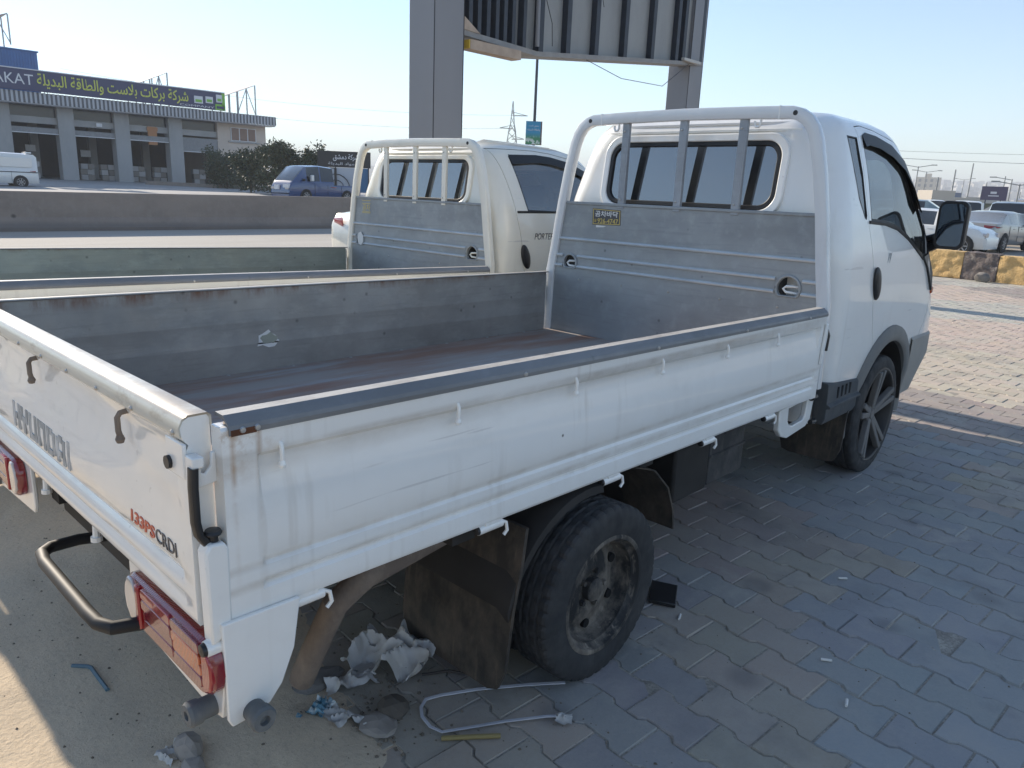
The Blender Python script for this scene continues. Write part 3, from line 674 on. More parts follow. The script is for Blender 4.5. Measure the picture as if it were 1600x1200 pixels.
def build_truck(label, group, loc, rz, PAINT, guard_top=1.892, wheels='alloy', full=True, sticker='dark', lining=None, stretch=0.0, pitch=0.0):
    T = empty('flatbed_truck', label, 'truck', (0, 0, 0), 0.0, group)
    door_o, win_o = (DOOR, WIN) if full else (DOOR_B, WIN_B)
    B = lambda mb, name, mat, parent=T, **k: mb.build(name, mat, parent, **k)
    LIN = lining or GALV_SIDE
    # ---------------- cab
    zs = [0.42 + (1.92 - 0.42) * i / 44 for i in range(45)]
    mb = MB(); mb.loft([cab_ring(z) for z in zs]); cab = B(mb, 'cab', PAINT)
    cav = MB(); cav.loft([cab_ring(z, .045) for z in [.62 + (1.865 - .62) * i / 16 for i in range(17)]])
    rear_win = rrect(0, 1.589, .985, .322, .080, 7); shield = rrect(0, 1.52, 1.22, .42, .10, 5)
    cuts = [cav, xprism(rear_win, 2.80, 3.06), xprism(shield, 4.0, 5.2)]
    for s in (-1, 1):
        y0, y1 = sorted((s * .50, s * .95)); cuts += [yprism(QWIN, y0, y1)] if full else []
        m = MB(); m.lathe([(.0001, s * .46), (.405, s * .46), (.405, s * .95), (.0001, s * .95)], (XW_F, 0, .36), 'Y', 48); cuts.append(m)
    boolean(cab, cuts)
    doors = []
    for s in (-1, 1):      # doors cut out of the shell with a real gap
        y0, y1 = sorted((s * .40, s * .95))
        d = cab.copy(); d.data = cab.data.copy(); d.name = 'door'; COL.objects.link(d)
        boolean(d, [yprism(shrink(door_o, .004), y0, y1)], 'INTERSECT'); boolean(d, [yprism(win_o, y0, y1)]); doors.append((s, d))
    boolean(cab, [yprism(door_o, *sorted((s * .40, s * .95))) for s in (-1, 1)])
    for s, d in doors:
        mb = MB(); side_pane(mb, win_o, s, -.006); B(mb, 'side_window', GLASS_SIDE, d)
        mb = MB(); side_frame(mb, win_o, shrink(win_o, .011), s, -.03, -.001); B(mb, 'window_seal', RUBBER_SEAL, d)
        mb = MB()      # belt strip
        belt = [(3.27 if full else 3.09, 1.392 if full else 1.378), (3.50, 1.383), (3.68, 1.358), (3.85, 1.307), (4.02, 1.238), (4.14, 1.19)]
        mb.loft([[(x, s * (side_w(x, z) + o), z + dz) for o, dz in ((-.002, .010), (.006, .007), (.006, -.004), (-.002, -.008))] for x, z in belt]); B(mb, 'belt_strip', RUBBER_SEAL, d)
        # rain visor along the upper window edge
        vis = [(3.335 if full else 3.10, 1.80), (3.39, 1.818), (3.55, 1.812), (3.76, 1.782), (3.94, 1.718), (4.085, 1.61), (4.19, 1.475)]
        inn = [(3.345 if full else 3.115, 1.748 if full else 1.73), (3.40, 1.757), (3.545, 1.752), (3.73, 1.72), (3.895, 1.662), (4.03, 1.565), (4.14, 1.445)]
        mb = MB(); mb.loft([[(a[0], s * (side_w(*a) + .004), a[1]), (a[0], s * (side_w(*a) + .010), a[1] - .008), (b[0], s * (side_w(*b) + .012), b[1]), (b[0], s * (side_w(*b) + .006), b[1])] for a, b in zip(vis, inn)]); B(mb, 'rain_visor', RUBBER_SEAL, d)
        mb = MB(); hx, hz = (3.392, 1.095) if full else (3.155, 1.075)       # oval door handle
        n = 20; rings = []
        for r_, o in ((1, .002), (1, .009), (.86, .016), (.55, .020), (.2, .021)): rings.append([(hx + .042 * r_ * cos(2 * pi * i / n) - .045 * (r_ * sin(2 * pi * i / n)) * .55, s * (side_w(hx, hz) + o), hz + .084 * r_ * sin(2 * pi * i / n)) for i in range(n)])
        mb.loft(rings); B(mb, 'door_handle', BLACK, d)
        mb = MB()      # sail trim and mirror arm at the foot of the windscreen pillar
        tri = [(4.12, 1.205), (4.20, 1.22), (4.235, 1.38), (4.30, 1.30), (4.37, 1.10), (4.36, 1.00), (4.30, 1.06), (4.22, 1.14)]
        P0 = [(x, s * (side_w(x, z) - .02), z) for x, z in tri]; P1 = [(x, s * (side_w(x, z) + .012), z) for x, z in tri]; n = len(tri)
        mb.add(P0 + P1, [tuple(range(n))] + [tuple(reversed(range(n, 2 * n)))] + [(i, n + i, n + (i + 1) % n, (i + 1) % n) for i in range(n)]); B(mb, 'mirror_sail', BLACK, d)
        mb = MB(); mc = Vector((4.17, s * .955, 1.385)); yb_ = s * .845
        mb.tube([(4.26, s * .80, 1.24), (4.22, s * .86, 1.265), (4.20, s * .90, 1.29)], .028, 10); mb.tube([(4.25, s * .79, 1.29), (4.21, s * .87, 1.315)], .022, 8)
        rings = []
        for k_, (dx, sc) in enumerate(((-.035, .97), (-.03, 1.0), (.0, 1.0), (.035, .93), (.055, .72))):
            rings.append([(mc.x + dx + .10 * 0 + (-s) * (u) * .22 * s * s * 0 + .18 * abs(u) * 0, mc.y + u, mc.z + v) for u, v in rrect(0, 0, .150 * sc, .262 * sc, .040 * sc, 5)])
        mb.loft(rings); mir = B(mb, 'mirror', BLACK, d)
        mb = MB(); mb.prism(rrect(0, 0, .122, .228, .028, 5), lambda u, v, q: (mc.x - .036 - q, mc.y + u, mc.z + v), -.002, .0015); B(mb, 'mirror_glass', MIRROR, mir)
        # model lettering on the door
        X = (1, 0, 0) if s < 0 else (-1, 0, 0)
        zt_ = 1.215
        tx = text_obj('door_lettering', 'PORTER II' if not full else 'II', INK_GREY if full else INK, .1, (3.56 if full else 3.375, s * (side_w(3.6, zt_) + .001), zt_), X, (0, 0, 1), d, width=.055 if full else .25, height=.055 if full else .045, shear=.25)
    # quarter panes
    for s in (-1, 1):
      if full:
        mb = MB(); side_pane(mb, QWIN, s, -.003); q = B(mb, 'quarter_window', GLASS_SIDE)
        mb = MB(); side_frame(mb, QWIN, shrink(QWIN, .006), s, -.03, .0015); B(mb, 'window_seal', RUBBER_SEAL, q)
    for s in (-1, 1):
        # lower cladding and wheel-arch flare
        x0 = 2.955; mb = MB(); top = [(x0, .645), (3.10, .632), (3.25, .620), (3.36, .612)]
        rings = []
        for x, zt in top:
            zz = [zt, zt - .006, .60 if zt > .61 else zt - .01, .545, .535, .525, .52, .47, .44]; oo = [.001, .008, .010, .012, .030, .030, .012, .012, .0]
            rings.append([(x, s * (.842 + o), z) for z, o in zip(zz, oo)] + [(x, s * .79, .44), (x, s * .79, zt)])
        mb.loft(rings); cl = B(mb, 'sill_cladding', CLAD, bevel=.003)
        for i in range(4):
            xx = 3.085 + .052 * i; mb = MB(); mb.prism([(xx - .010, .612), (xx + .010, .611), (xx + .008, .556), (xx - .012, .556)], lambda u, v, q_: (u, s * q_, v), .84, .8545); B(mb, 'vent_slot', BLACK_HOLE, cl)
        mb = MB(); rings = []
        for i in range(25):
            a = pi * (1.06 - 1.12 * i / 24.0); ring = []
            wd = .085
            for R_, o in ((.400, -.10), (.400, .012), (.408, .019), (.425, .022), (.400 + wd * .8, .018), (.400 + wd, .010), (.400 + wd + .004, -.004)):
                x = XW_F + R_ * cos(a); z = .36 + R_ * sin(a); ring.append((x, s * (side_w(x, max(.43, z)) + o), z))
            rings.append(ring)
        mb.loft(rings, closed=False, caps=False); B(mb, 'wheel_arch_flare', FLARE)
        mb = MB(); prof = [(.40, s * .50), (.40, s * .83)]; ring = []
        for i in range(21):
            a = pi * i / 20; ring.append([(XW_F + .398 * cos(a), s * .48, .36 + .398 * sin(a)), (XW_F + .398 * cos(a), s * .835, .36 + .398 * sin(a))])
        mb.loft(ring, closed=False, caps=False); mb.add([(XW_F + .398 * cos(pi * i / 20), s * .48, .36 + .398 * sin(pi * i / 20)) for i in range(21)], [tuple(range(21))]); B(mb, 'wheel_arch', CHASSIS)
    # bumper wrap, front face pieces
    mb = MB(); rings = []
    for z, o in ((.34, -.03), (.36, .0), (.44, .012), (.60, .014), (.72, .010), (.735, .0)):
        zz = max(.42, z); R0 = cab_ring(zz, -o); rings.append([(p[0], p[1], z) for p in R0 if p[0] > 4.15])
    rings = [sorted(r, key=lambda p: atan2(p[1], p[0] - 4.0)) for r in rings]; k_ = min(len(r) for r in rings); rings = [r[:k_] for r in rings]
    mb.loft(rings, closed=False, caps=False); B(mb, 'front_bumper', BUMPER)
    for s in (-1, 1):
        mb = MB(); P = [(x, s * (side_w(x, z) + .003), z) for x, z in ((4.66, .80), (4.72, .80), (4.72, .98), (4.64, .99))]; 
        mb.prism(rrect(s * .58, .88, .26, .17, .05), lambda u, v, d_: (4.86 + d_, u, v), 0, .06); B(mb, 'headlight', LAMP_WHITE)
        mb = MB(); mb.lathe([(.0001, s * .012), (.018, s * .010), (.026, 0)], (4.40, s * (side_w(4.40, 1.0) - .001), 1.0), 'Y', 14); B(mb, 'side_indicator', LAMP_AMBER)
    # rear window
    wx = 2.918
    mb = MB(); mb.ring_prism(rrect(0, 1.589, 1.060, .396, .105, 8), rrect(0, 1.589, .985, .322, .080, 8), lambda u, v, d_: (wx + .13 * (v - 1.583) - d_, u, v), -.02, .012); B(mb, 'window_surround', PAINT, bevel=.006, seg=3)
    mb = MB(); mb.ring_prism(rrect(0, 1.589, .984, .321, .080, 8), rrect(0, 1.589, .940, .277, .065, 8), lambda u, v, d_: (wx + .13 * (v - 1.583) - d_, u, v), -.014, .009); sl = B(mb, 'rear_window_seal', RUBBER_SEAL, bevel=.003)
    mb = MB(); mb.prism(rrect(0, 1.589, .947, .284, .065, 8), lambda u, v, d_: (wx + .13 * (v - 1.583) - d_, u, v), -.006, -.003); B(mb, 'rear_window', GLASS_REAR)
    mb = MB(); mb.prism(rrect(0, 1.52, 1.24, .44, .10, 5), lambda u, v, d_: (interp(CF, v) - .035 + .32 * (1 - (u / .6) ** 2) + d_, u, v), -.002, .002); B(mb, 'windscreen', GLASS_CLEAR)
    # pressed ribs on roof and rear header
    mb = MB()
    for y in (-.40, -.20, 0, .20, .40):
        rings = []
        for x in (3.02, 3.06, 3.14, 3.4, 3.7, 3.8):
            zc = 1.914 if x > 3.14 else lerp(1.872, 1.914, smooth(3.02, 3.14, x)); e = .0 if x in (3.02, 3.8) else .012
            rings.append([(x, y + u * .055, zc + e * (1 - u * u) - .006) for u in (-1, -.6, 0, .6, 1)] + [(x, y + .05, zc - .03), (x, y - .05, zc - .03)])
        mb.loft(rings)
    B(mb, 'roof_rib', PAINT)
    mb = MB()
    for z, x, w_ in ((1.798, 2.945, .555), (1.832, 2.966, .52)):
        mb.sweep([(-.006, -.004), (.006, -.004), (.006, .006), (-.006, .006)], [(x + .004 + .02 * (abs(t) ** 6), t * w_, z) for t in [-1 + i / 8 for i in range(17)]], up=(0, 0, 1))
    B(mb, 'header_seam', PAINT)
    # interior
    mb = MB()
    for y, w_ in ((-.42, .50), (.38, .52), (0.0, .26)):
        mb.box((3.32, y, 1.18), (.16, w_, .62), rot=Matrix.Rotation(radians(-12), 3, 'Y')); mb.box((3.24, y, 1.575), (.09, .25, .17)); mb.box((3.55, y, .86), (.5, w_, .16))
    B(mb, 'seat', SEAT, bevel=.03)
    mb = MB(); mb.box((4.38, 0, 1.05), (.34, 1.42, .30)); mb.box((4.24, .38, 1.20), (.16, .40, .12)); mb.box((3.9, 0, .66), (1.7, 1.40, .03)); B(mb, 'dashboard', CABIN, bevel=.03)
    mb = MB(); c0 = Vector((4.05, .38, 1.26)); mb.tube([c0 + Vector((.06 * sin(a), .19 * cos(a), .18 * sin(a))) for a in [2 * pi * i / 24 for i in range(24)]], .014, 8, closed=True); mb.beam(c0 - Vector((0, .18, 0)), c0 + Vector((0, .18, 0)), .03, .03); B(mb, 'steering_wheel', BLACK)
    # ---------------- headboard and guard
    hx = 2.838; half = lambda z: interp([(.66, .838), (1.04, .826), (1.42, .764), (1.74, .700)], z)
    mb = MB(); z0, z1 = .665, 1.42
    out = [(half(z0), z0), (half(1.04), 1.04), (half(1.22), 1.22), (half(z1), z1), (-half(z1), z1), (-half(1.22), 1.22), (-half(1.04), 1.04), (-half(z0), z0)]
    mb.prism(out, lambda u, v, d_: (hx + d_, u, v), 0, .010); hb = B(mb, 'headboard', GALV_HEAD, smooth=False)
    def dsh(cy, r): return [(cy + r * cos(a), 1.082 + r * sin(a)) for a in [pi * (-.22 + 1.44 * i / 18) for i in range(19)]]
    boolean(hb, [xprism(dsh(.672, .046), hx - .1, hx + .1), xprism(dsh(-.640, .056), hx - .1, hx + .1)])
    for cy, r in ((.672, .046), (-.640, .056)):
        mb = MB(); mb.ring_prism(dsh(cy, r + .008), dsh(cy, r - .004), lambda u, v, d_: (hx - d_, u, v), -.02, .008); rg = B(mb, 'hook_recess', GALV_HEAD, hb, bevel=.003)
        mb = MB(); mb.tube([(hx + .02, cy - .05, 1.09), (hx + .012, cy - .02, 1.092), (hx + .008, cy + .012, 1.090), (hx + .008, cy + .026, 1.078), (hx + .008, cy + .012, 1.064), (hx + .02, cy - .04, 1.06)], .0065, 8); B(mb, 'tie_hook', PAINT, hb)
    mb = MB()
    for z in (1.218, 1.122, 1.062):
        segs = [(-half(z) + .01, half(z) - .01)] if z > 1.2 else [(-half(z) + .01, -.706), (-.575, .618), (.725, half(z) - .01)]
        for a, b in segs: mb.loft([[(hx - d_, y, z + dz) for d_, dz in ((-.001, -.009), (.010, -.007), (.013, .0), (.010, .004), (-.001, .009))] for y in (a, b)])
    B(mb, 'headboard_ridges', RIDGE, hb)
    mb = MB(); mb.box2((hx - .006, -half(1.41) - .004, 1.412), (hx + .020, half(1.41) + .004, 1.428)); B(mb, 'headboard_lip', GALV_HEAD, hb, bevel=.003)
    mb = MB(); mb.box2((hx + .013, -.60, .70), (hx + .110, .80, 1.385)); B(mb, 'gap_blocker', CHASSIS, bevel=.01)  # unseen slab added behind the headboard to stop sun leaking through the gap
    rv = MB()
    for z in (1.38, 1.33, 1.20, 1.10, 1.04, .95):
        for q in (-1, 1): rv.lathe([(.0001, -.004), (.005, -.003), (.0065, 0)], (hx - .0005, q * (half(z) - .018), z), 'X', 8)
    for y in (-.6, -.3, 0, .3, .6): rv.lathe([(.0001, -.004), (.005, -.003), (.0065, 0)], (hx - .0005, y, .99), 'X', 8)
    B(rv, 'headboard_rivets', STEEL, hb)
    dz = guard_top - 1.892
    path = [(.848, .64), (.842, .90), (.838, 1.03), (.812, 1.18), (.776, 1.42), (.742, 1.60 + dz * .5), (.708, 1.74 + dz), (.684, 1.80 + dz), (.650, 1.846 + dz), (.605, 1.874 + dz), (.56, 1.886 + dz), (.35, 1.892 + dz), (0, 1.896 + dz)]
    full_p = [(hx + .006, y, z) for y, z in path] + [(hx + .006, -y, z) for y, z in reversed(path[:-1])]
    sec = [(a, b) for a, b in rrect(0, 0, .042, .056, .006, 2)]
    # section: across the path in x (.030) and outward (.046)
    rings = []; n = len(full_p)
    for i in range(n):
        a = Vector(full_p[max(0, i - 1)]); b = Vector(full_p[min(n - 1, i + 1)]); t = (b - a).normalized(); r_ = Vector((1, 0, 0)); u_ = r_.cross(t)
        ins = u_ * (.023)
        rings.append([Vector(full_p[i]) + r_ * p[0] + u_ * (p[1] + .025) for p in sec])
    mb = MB(); mb.loft(rings); gd = B(mb, 'cab_guard', GUARD_PAINT if full else PAINT, angle=28)
    for y in (.343, -.004, -.327):
        mb = MB(); mb.box2((hx - .004, y - .021, 1.40), (hx + .018, y + .021, 1.850 + dz)); B(mb, 'guard_bar', BAR_GREY if full else PAINT, gd, bevel=.003)
    mb = MB()
    for y in (.343, -.004, -.327):
        for z in (1.45, 1.80 + dz): mb.lathe([(.0001, -.005), (.005, -.004), (.006, 0)], (hx - .003, y + .006, z), 'X', 8)
    B(mb, 'bar_rivets', STEEL, gd)
    for y in (.40, -.40):
        mb = MB(); mb.tube([(hx - .004, y - .012, 1.848 + dz), (hx - .004, y - .012, 1.815 + dz), (hx - .004, y - .004, 1.803 + dz), (hx - .004, y + .010, 1.803 + dz), (hx - .004, y + .017, 1.816 + dz), (hx - .004, y + .017, 1.83 + dz)], .006, 8); B(mb, 'guard_hook', PAINT, gd)
    for y in (.575, -.575):
        mb = MB(); mb.lathe([(.0001, -.003), (.010, -.003), (.013, .004)], (hx - .015, y, 1.858 + dz), 'X', 12); B(mb, 'guard_bolt', BLACK, gd)
        mb = MB(); mb.box2((hx - .0155, y * .87 - .0025, 1.834 + dz), (hx + .0275, y * .87 + .0025, 1.8925 + dz)); B(mb, 'sleeve_joint', PAINT, gd)
    # stickers on the headboard
    if sticker == 'dark':
        mb = MB(); mb.prism([(.530, 1.397), (.338, 1.392), (.335, 1.311), (.527, 1.306)], lambda u, v, d_: (hx - d_, u, v), .0002, .0012); st = B(mb, 'sticker', INK, hb)
        mb = MB(); mb.ring_prism([(.526, 1.3935), (.342, 1.3885), (.339, 1.3145), (.523, 1.3095)], [(.522, 1.390), (.346, 1.385), (.343, 1.318), (.519, 1.313)], lambda u, v, d_: (hx - d_, u, v), .001, .0016); B(mb, 'sticker_border', INK_YEL, st)
        text_obj('sticker_name', '곰차바닥', INK_WHITE, .1, (hx - .0014, .433, 1.368), (0, -1, 0), (0, 0, 1), st, width=.155, height=.032, bold=.015)
        text_obj('sticker_number', '926-4747', INK_YEL, .1, (hx - .0014, .422, 1.330), (0, -1, 0), (0, 0, 1), st, width=.140, height=.028, bold=.01)
        text_obj('sticker_phone_sign', '☎', INK_YEL, .1, (hx - .0014, .507, 1.330), (0, -1, 0), (0, 0, 1), st, width=.018, height=.018)
        mb = MB(); mb.prism([(.50, 1.305), (.43, 1.303), (.45, 1.296), (.50, 1.293)], lambda u, v, d_: (hx - d_, u, v), .0002, .0010); B(mb, 'paper_scrap', INK_WHITE, hb)
    else:
        mb = MB()
        mb.prism([(.650, 1.405), (.530, 1.402), (.530, 1.298), (.648, 1.300)], lambda u, v, d_: (hx - d_, u, v), .0002, .001); st = B(mb, 'faded_sticker', GALV_HEAD, hb)
        text_obj('faded_print', '곰차', INK_YEL, .1, (hx - .0012, .59, 1.345), (0, -1, 0), (0, 0, 1), st, width=.10, height=.05)
        mb = MB()
        for z in (1.398, 1.375, 1.312, 1.304): mb.box2((hx - .0016, .535, z - .002), (hx - .0009, .644, z + .002))
        B(mb, 'print_lines', INK_YEL, st)
        mb = MB(); mb.prism([(.660 + .040 * cos(a), 1.100 + .055 * sin(a)) for a in [2 * pi * i / 7 for i in range(7)]], lambda u, v, d_: (hx - d_, u, v), .0085, .0095); B(mb, 'white_label', INK_WHITE, hb)
    # ---------------- bed
    mb = MB(); mb.loft([[(x, -.806, bz(x, .640)), (x, .806, bz(x, .640)), (x, .806, .688 - .005 * x), (x, -.806, .688 - .005 * x)] for x in (.004, 1.4, 2.836)]); B(mb, 'bed_floor', FLOOR)
    for s in (-1, 1): side_gate(T, s, PAINT, LIN)
    rv = MB()
    for s in (-1, 1):
        for i in range(9): x = .2 + .3 * i; rv.lathe([(.0001, .004), (.006, .003), (.008, 0)], (x, s * .795, .688 - .005 * x), 'Z', 8)
    B(rv, 'floor_bolts', STEEL)
    if sticker == 'dark':
        rp = random.Random(4)
        for k_, (m_, sc, oy) in enumerate(((INK_WHITE, 1.0, 0), (GALV_OLD, .72, .012))):
            pts = [(.985 + oy + .062 * sc * rp.uniform(.55, 1.1) * cos(a), .815 + .042 * sc * rp.uniform(.5, 1.1) * sin(a)) for a in [2 * pi * i / 13 for i in range(13)]]
            mb = MB(); mb.prism(pts, lambda u, v, d_: (u, .8065 - d_, v), .0002 + .0006 * k_, .0007 + .0006 * k_); B(mb, 'peeled_sticker', m_)
    # tailgate
    sec = [(-.010, 1.018), (-.012, 1.034), (-.006, 1.047), (.004, 1.053), (.038, 1.053), (.043, 1.046), (.043, 1.01), (.043, .646), (.030, .636), (.0, .632), (-.004, .640), (-.004, .654), (.0, .662), (.004, .672), (-.002, .682), (-.006, .690), (-.006, .704), (-.001, .714), (.005, .722), (.0, .732), (-.005, .742), (-.006, .78), (-.003, .83), (.003, .88), (.006, .925), (.007, .965), (.006, .985), (.002, 1.000), (-.004, 1.006)]
    flat = [((-.004 if .64 < z < 1.0 and d < .03 else d), z) for d, z in sec]; xo = -.048
    mb = MB(); W_ = .806
    mb.loft([[(xo + (f[0] if fl else p[0]), y, p[1]) for p, f in zip(sec, flat)] for y, fl in ((-W_, 1), (-W_ + .045, 1), (-W_ + .060, 0), (-.4, 0), (0, 0), (.4, 0), (W_ - .060, 0), (W_ - .045, 1), (W_, 1))])
    tg = B(mb, 'tailgate', PAINT, angle=28)
    mb = MB(); mb.box2((xo + .0432, -W_ + .01, .664), (xo + .047, W_ - .01, 1.045)); B(mb, 'lining', LIN, tg)
    mb = MB(); mb.loft([[(xo + d_, y, z) for d_, z in ((-.0135, 1.016), (-.015, 1.035), (-.008, 1.050), (.003, 1.0565), (.039, 1.0565), (.0465, 1.050), (.0465, 1.03), (.044, 1.03), (.042, 1.046), (.038, 1.0525), (.004, 1.0525), (-.006, 1.0465), (-.0122, 1.034), (-.0105, 1.016))] for y in (-W_ - .001, -.4, .0, .4, W_ + .001)]); B(mb, 'tailgate_cap', CAP_DUSTY, tg, angle=40)
    mb = MB()
    for y in [-.78 + .195 * i for i in range(9)]: mb.lathe([(.0001, -.004), (.004, -.003), (.0055, 0)], (xo - .0145, y, 1.022), 'X', 8)
    B(mb, 'cap_rivets', STEEL, tg)
    for y in (-.507, .112, .62):
        mb = MB(); mb.tube([(xo + .004, y, .995), (xo - .010, y, .993), (xo - .016, y, .984), (xo - .016, y, .955), (xo - .013, y, .940)], .0062, 8); mb.lathe([(.0001, .010), (.007, .008), (.010, 0), (.007, -.008), (.0001, -.010)], (xo - .014, y, .937), 'Z', 10); B(mb, 'rope_hook', RUSTY if full else PAINT, tg)
    nx = xo - .0075
    def tx_x(z): return xo - .0068
    LT = {'H': [(0, 0, .3, 1), (.7, 0, 1, 1), (.3, .38, .7, .62)], 'Y': [(0, .45, .3, 1), (.7, .45, 1, 1), (.3, .45, .7, .66), (.35, 0, .65, .45)], 'U': [(0, 0, .3, 1), (.7, 0, 1, 1), (.3, 0, .7, .24)], 'N': [(0, 0, .3, 1), (.7, 0, 1, 1), (.3, .76, .7, 1)],
          'D': [(0, 0, .3, 1), (.7, .10, 1, .90), (.3, .78, .7, 1), (.3, 0, .7, .22)], 'A': [(0, 0, .3, .9), (.7, 0, 1, .9), (.3, .76, .7, 1), (.3, .24, .7, .46)], 'I': [(.2, 0, .8, 1)]}
    mb = MB(); yc_ = .385
    for ch in 'HYUNDAI':
        w_ = .030 if ch == 'I' else .068
        for u0, v0, u1, v1 in LT[ch]: mb.prism([(u0, v0), (u1, v0), (u1, v1), (u0, v1)], lambda u, v, d_: (xo - .0058 + .0030 * max(0, (.747 + v * .074 - .78) / .04) - d_, yc_ - u * w_, .747 + v * .074), .0, .0022)
        yc_ -= w_ + .011
    mb.build('maker_lettering', INK_GREY, tg, smooth=False)
    text_obj('power_lettering', '133PS', INK_RED, .1, (xo - .0066, -.568, .7655), (0, -1, 0), (0, 0, 1), tg, width=.128, height=.029, depth=.0008, shear=.15, bold=.02)
    text_obj('engine_lettering', 'CRDI', INK, .1, (xo - .0066, -.686, .7665), (0, -1, 0), (0, 0, 1), tg, width=.098, height=.031, depth=.0008)
    for s in (-1, 1):      # latch plate, hook, lever; corner post
        mb = MB(); mb.box2((xo - .010, s * (W_ - .075), .935), (xo - .002, s * (W_ + .002), 1.004)); mb.prism([(W_ + .002, .985), (W_ + .034, .985), (W_ + .034, .965), (W_ + .022, .958), (W_ + .019, .948), (W_ + .019, .925), (W_ + .002, .915)], lambda u, v, d_: (xo + d_, s * u, v), -.008, .014)
        mb.prism([(-.010, .935), (.000, .985), (.008, .985), (.008, .955), (.020, .945), (.032, .958), (.034, .985), (.044, .985), (.044, .925), (-.006, .918)], lambda u, v, d_: (xo + u, s * d_, v), W_ + .010, W_ + .018)
        B(mb, 'latch_plate', PAINT, tg, bevel=.003)
        mb = MB(); yl = s * (W_ + .026)
        mb.sweep([(a, b) for a, b in rrect(0, 0, .016, .022, .006, 2)], [(xo - .004, yl, .965), (xo - .006, yl, .93), (xo - .006, yl, .86), (xo - .002, yl, .835), (xo + .012, yl, .812), (xo + .022, yl, .806)], up=(0, 1, 0)); B(mb, 'latch_lever', BLACK, tg)
        mb = MB(); mb.tube([(xo - .010, s * (W_ - .06), .955), (xo - .017, s * (W_ - .06), .955)], .013, 12); B(mb, 'latch_stud', BLACK, tg)
        mb = MB(); px, py = -.026, s * .838
        mb.prism([(-.022, .610), (.020, .625), (.022, .800), (.014, .815), (-.014, .818), (-.024, .800)], lambda u, v, d_: (px + u, py + s * d_, v), -.020, .017); po = B(mb, 'corner_post', PAINT, bevel=.005)
        mb = MB(); mb.lathe([(.0001, .022), (.014, .021), (.017, .016), (.015, .012), (.009, .010), (.009, -.004)], (px, py, .818), 'Z', 16); B(mb, 'post_knob', BLACK, po)
        mb = MB(); mb.lathe([(.0001, -.03), (.016, -.028), (.018, -.02), (.018, .025), (.0001, .025)], (px - .002, py, .600), 'X', 14); ph = B(mb, 'tailgate_hinge', PAINT)
        mb = MB(); mb.lathe([(.0001, -.038), (.012, -.036), (.0145, -.028), (.0145, -.02)], (px - .002, py, .600), 'X', 12); B(mb, 'hinge_cap', BLACK, ph)
        mb = MB(); mb.tube([(xo + .012, s * .20, .630), (xo + .010, s * .20, .595)], .009, 8); mb.lathe([(.0001, 0), (.014, 0), (.014, .012), (.0001, .012)], (xo + .010, s * .20, .584), 'Z', 10); B(mb, 'drop_pin', PAINT, tg)
    mb = MB()
    for y in (-.30, .30): mb.tube([(xo + .02, y - .05, .622), (xo + .02, y + .05, .622)], .012, 10)
    B(mb, 'tailgate_hinge_tube', PAINT)
    # lamp brackets with tail lamps
    for s in (-1, 1):
        mb = MB(); y = lambda u: s * u
        mb.prism([(.405, .640), (.8495, .640), (.8495, .500), (.835, .430), (.800, .424), (.400, .452), (.385, .480), (.388, .600)], lambda u, v, d_: (-.030 + d_, s * u, v), 0, .012); br = B(mb, 'lamp_bracket', PAINT, bevel=.003)
        mb = MB(); mb.prism([(-.031, .652), (.135, .648), (.118, .540), (.088, .470), (.060, .438), (.030, .425), (-.022, .422), (-.030, .44)], lambda u, v, d_: (u, s * d_, v), .8525, .8635); B(mb, 'corner_plate', PAINT, br, bevel=.003)
        mb = MB(); lamp = rrect(.640, .552, .440, .124, .045, 7)
        fx = lambda u, v, d_: (-.032 - d_, s * u, v)
        mb.loft([[fx(u, v, d_) for u, v in rrect(.648, .552, .430 * q, .124 * (q if q == 1 else q - .04), .050, 7)] for q, d_ in ((1, 0), (1, .016), (.985, .022), (.965, .025))]); tl = B(mb, 'tail_lamp', LAMP_DEEP, br)
        def lens(name, pts, mat, d0=.020, d1=.031): 
            m = MB(); m.prism(pts, fx, d0, d1); return B(m, name, mat, br, bevel=.004)
        el = [(.492 + .050 * sin(a) * (1.0 if sin(a) > 0 else .9), .552 + .052 * cos(a)) for a in [2 * pi * i / 20 for i in range(20)]]
        lens('reverse_lens', [(.438, .552), (.444, .580), (.462, .604), (.486, .604), (.506, .575), (.508, .548), (.502, .515), (.492, .500), (.466, .500), (.444, .522)], LAMP_WHITE, .018, .030)
        lens('lens_rib', [(.512, .606), (.530, .606), (.532, .500), (.512, .500)], LAMP_RED, .02, .034)
        for z in (.592, .567, .542, .517):
            m = MB(); m.prism(rrect(.612, z, .152, .0235, .008, 3), fx, .020, .0305 if z > .55 else .0275); B(m, 'brake_lens', LAMP_RED if z == .592 else LAMP_DEEP, br, bevel=.002)
            m = MB(); m.prism(rrect(.755, z, .130, .0235, .008, 3), fx, .020, .0305 if z > .55 else .0275); B(m, 'indicator_lens', LAMP_AMBER if .53 < z < .58 else LAMP_DEEP, br, bevel=.002)
        lens('lens_end', [(.826, .602), (.846, .592), (.860, .570), (.862, .540), (.852, .512), (.830, .500), (.822, .52), (.822, .59)], LAMP_RED, -.01, .028)
        # rubber buffers
        mb = MB(); mb.lathe([(.0001, .022), (.014, .021), (.020, .018), (.022, .008), (.022, -.026), (.025, -.031), (.026, -.050), (.022, -.056), (.010, -.056), (.009, -.046), (.0001, -.046)], (-.030, s * .800, .446), 'X', 22); B(mb, 'rubber_buffer', STOPPER, br)
        mb = MB(); mb.M = Matrix.Translation((.022, s * .864, .440)) @ Matrix.Rotation(radians(0), 4, 'Z')
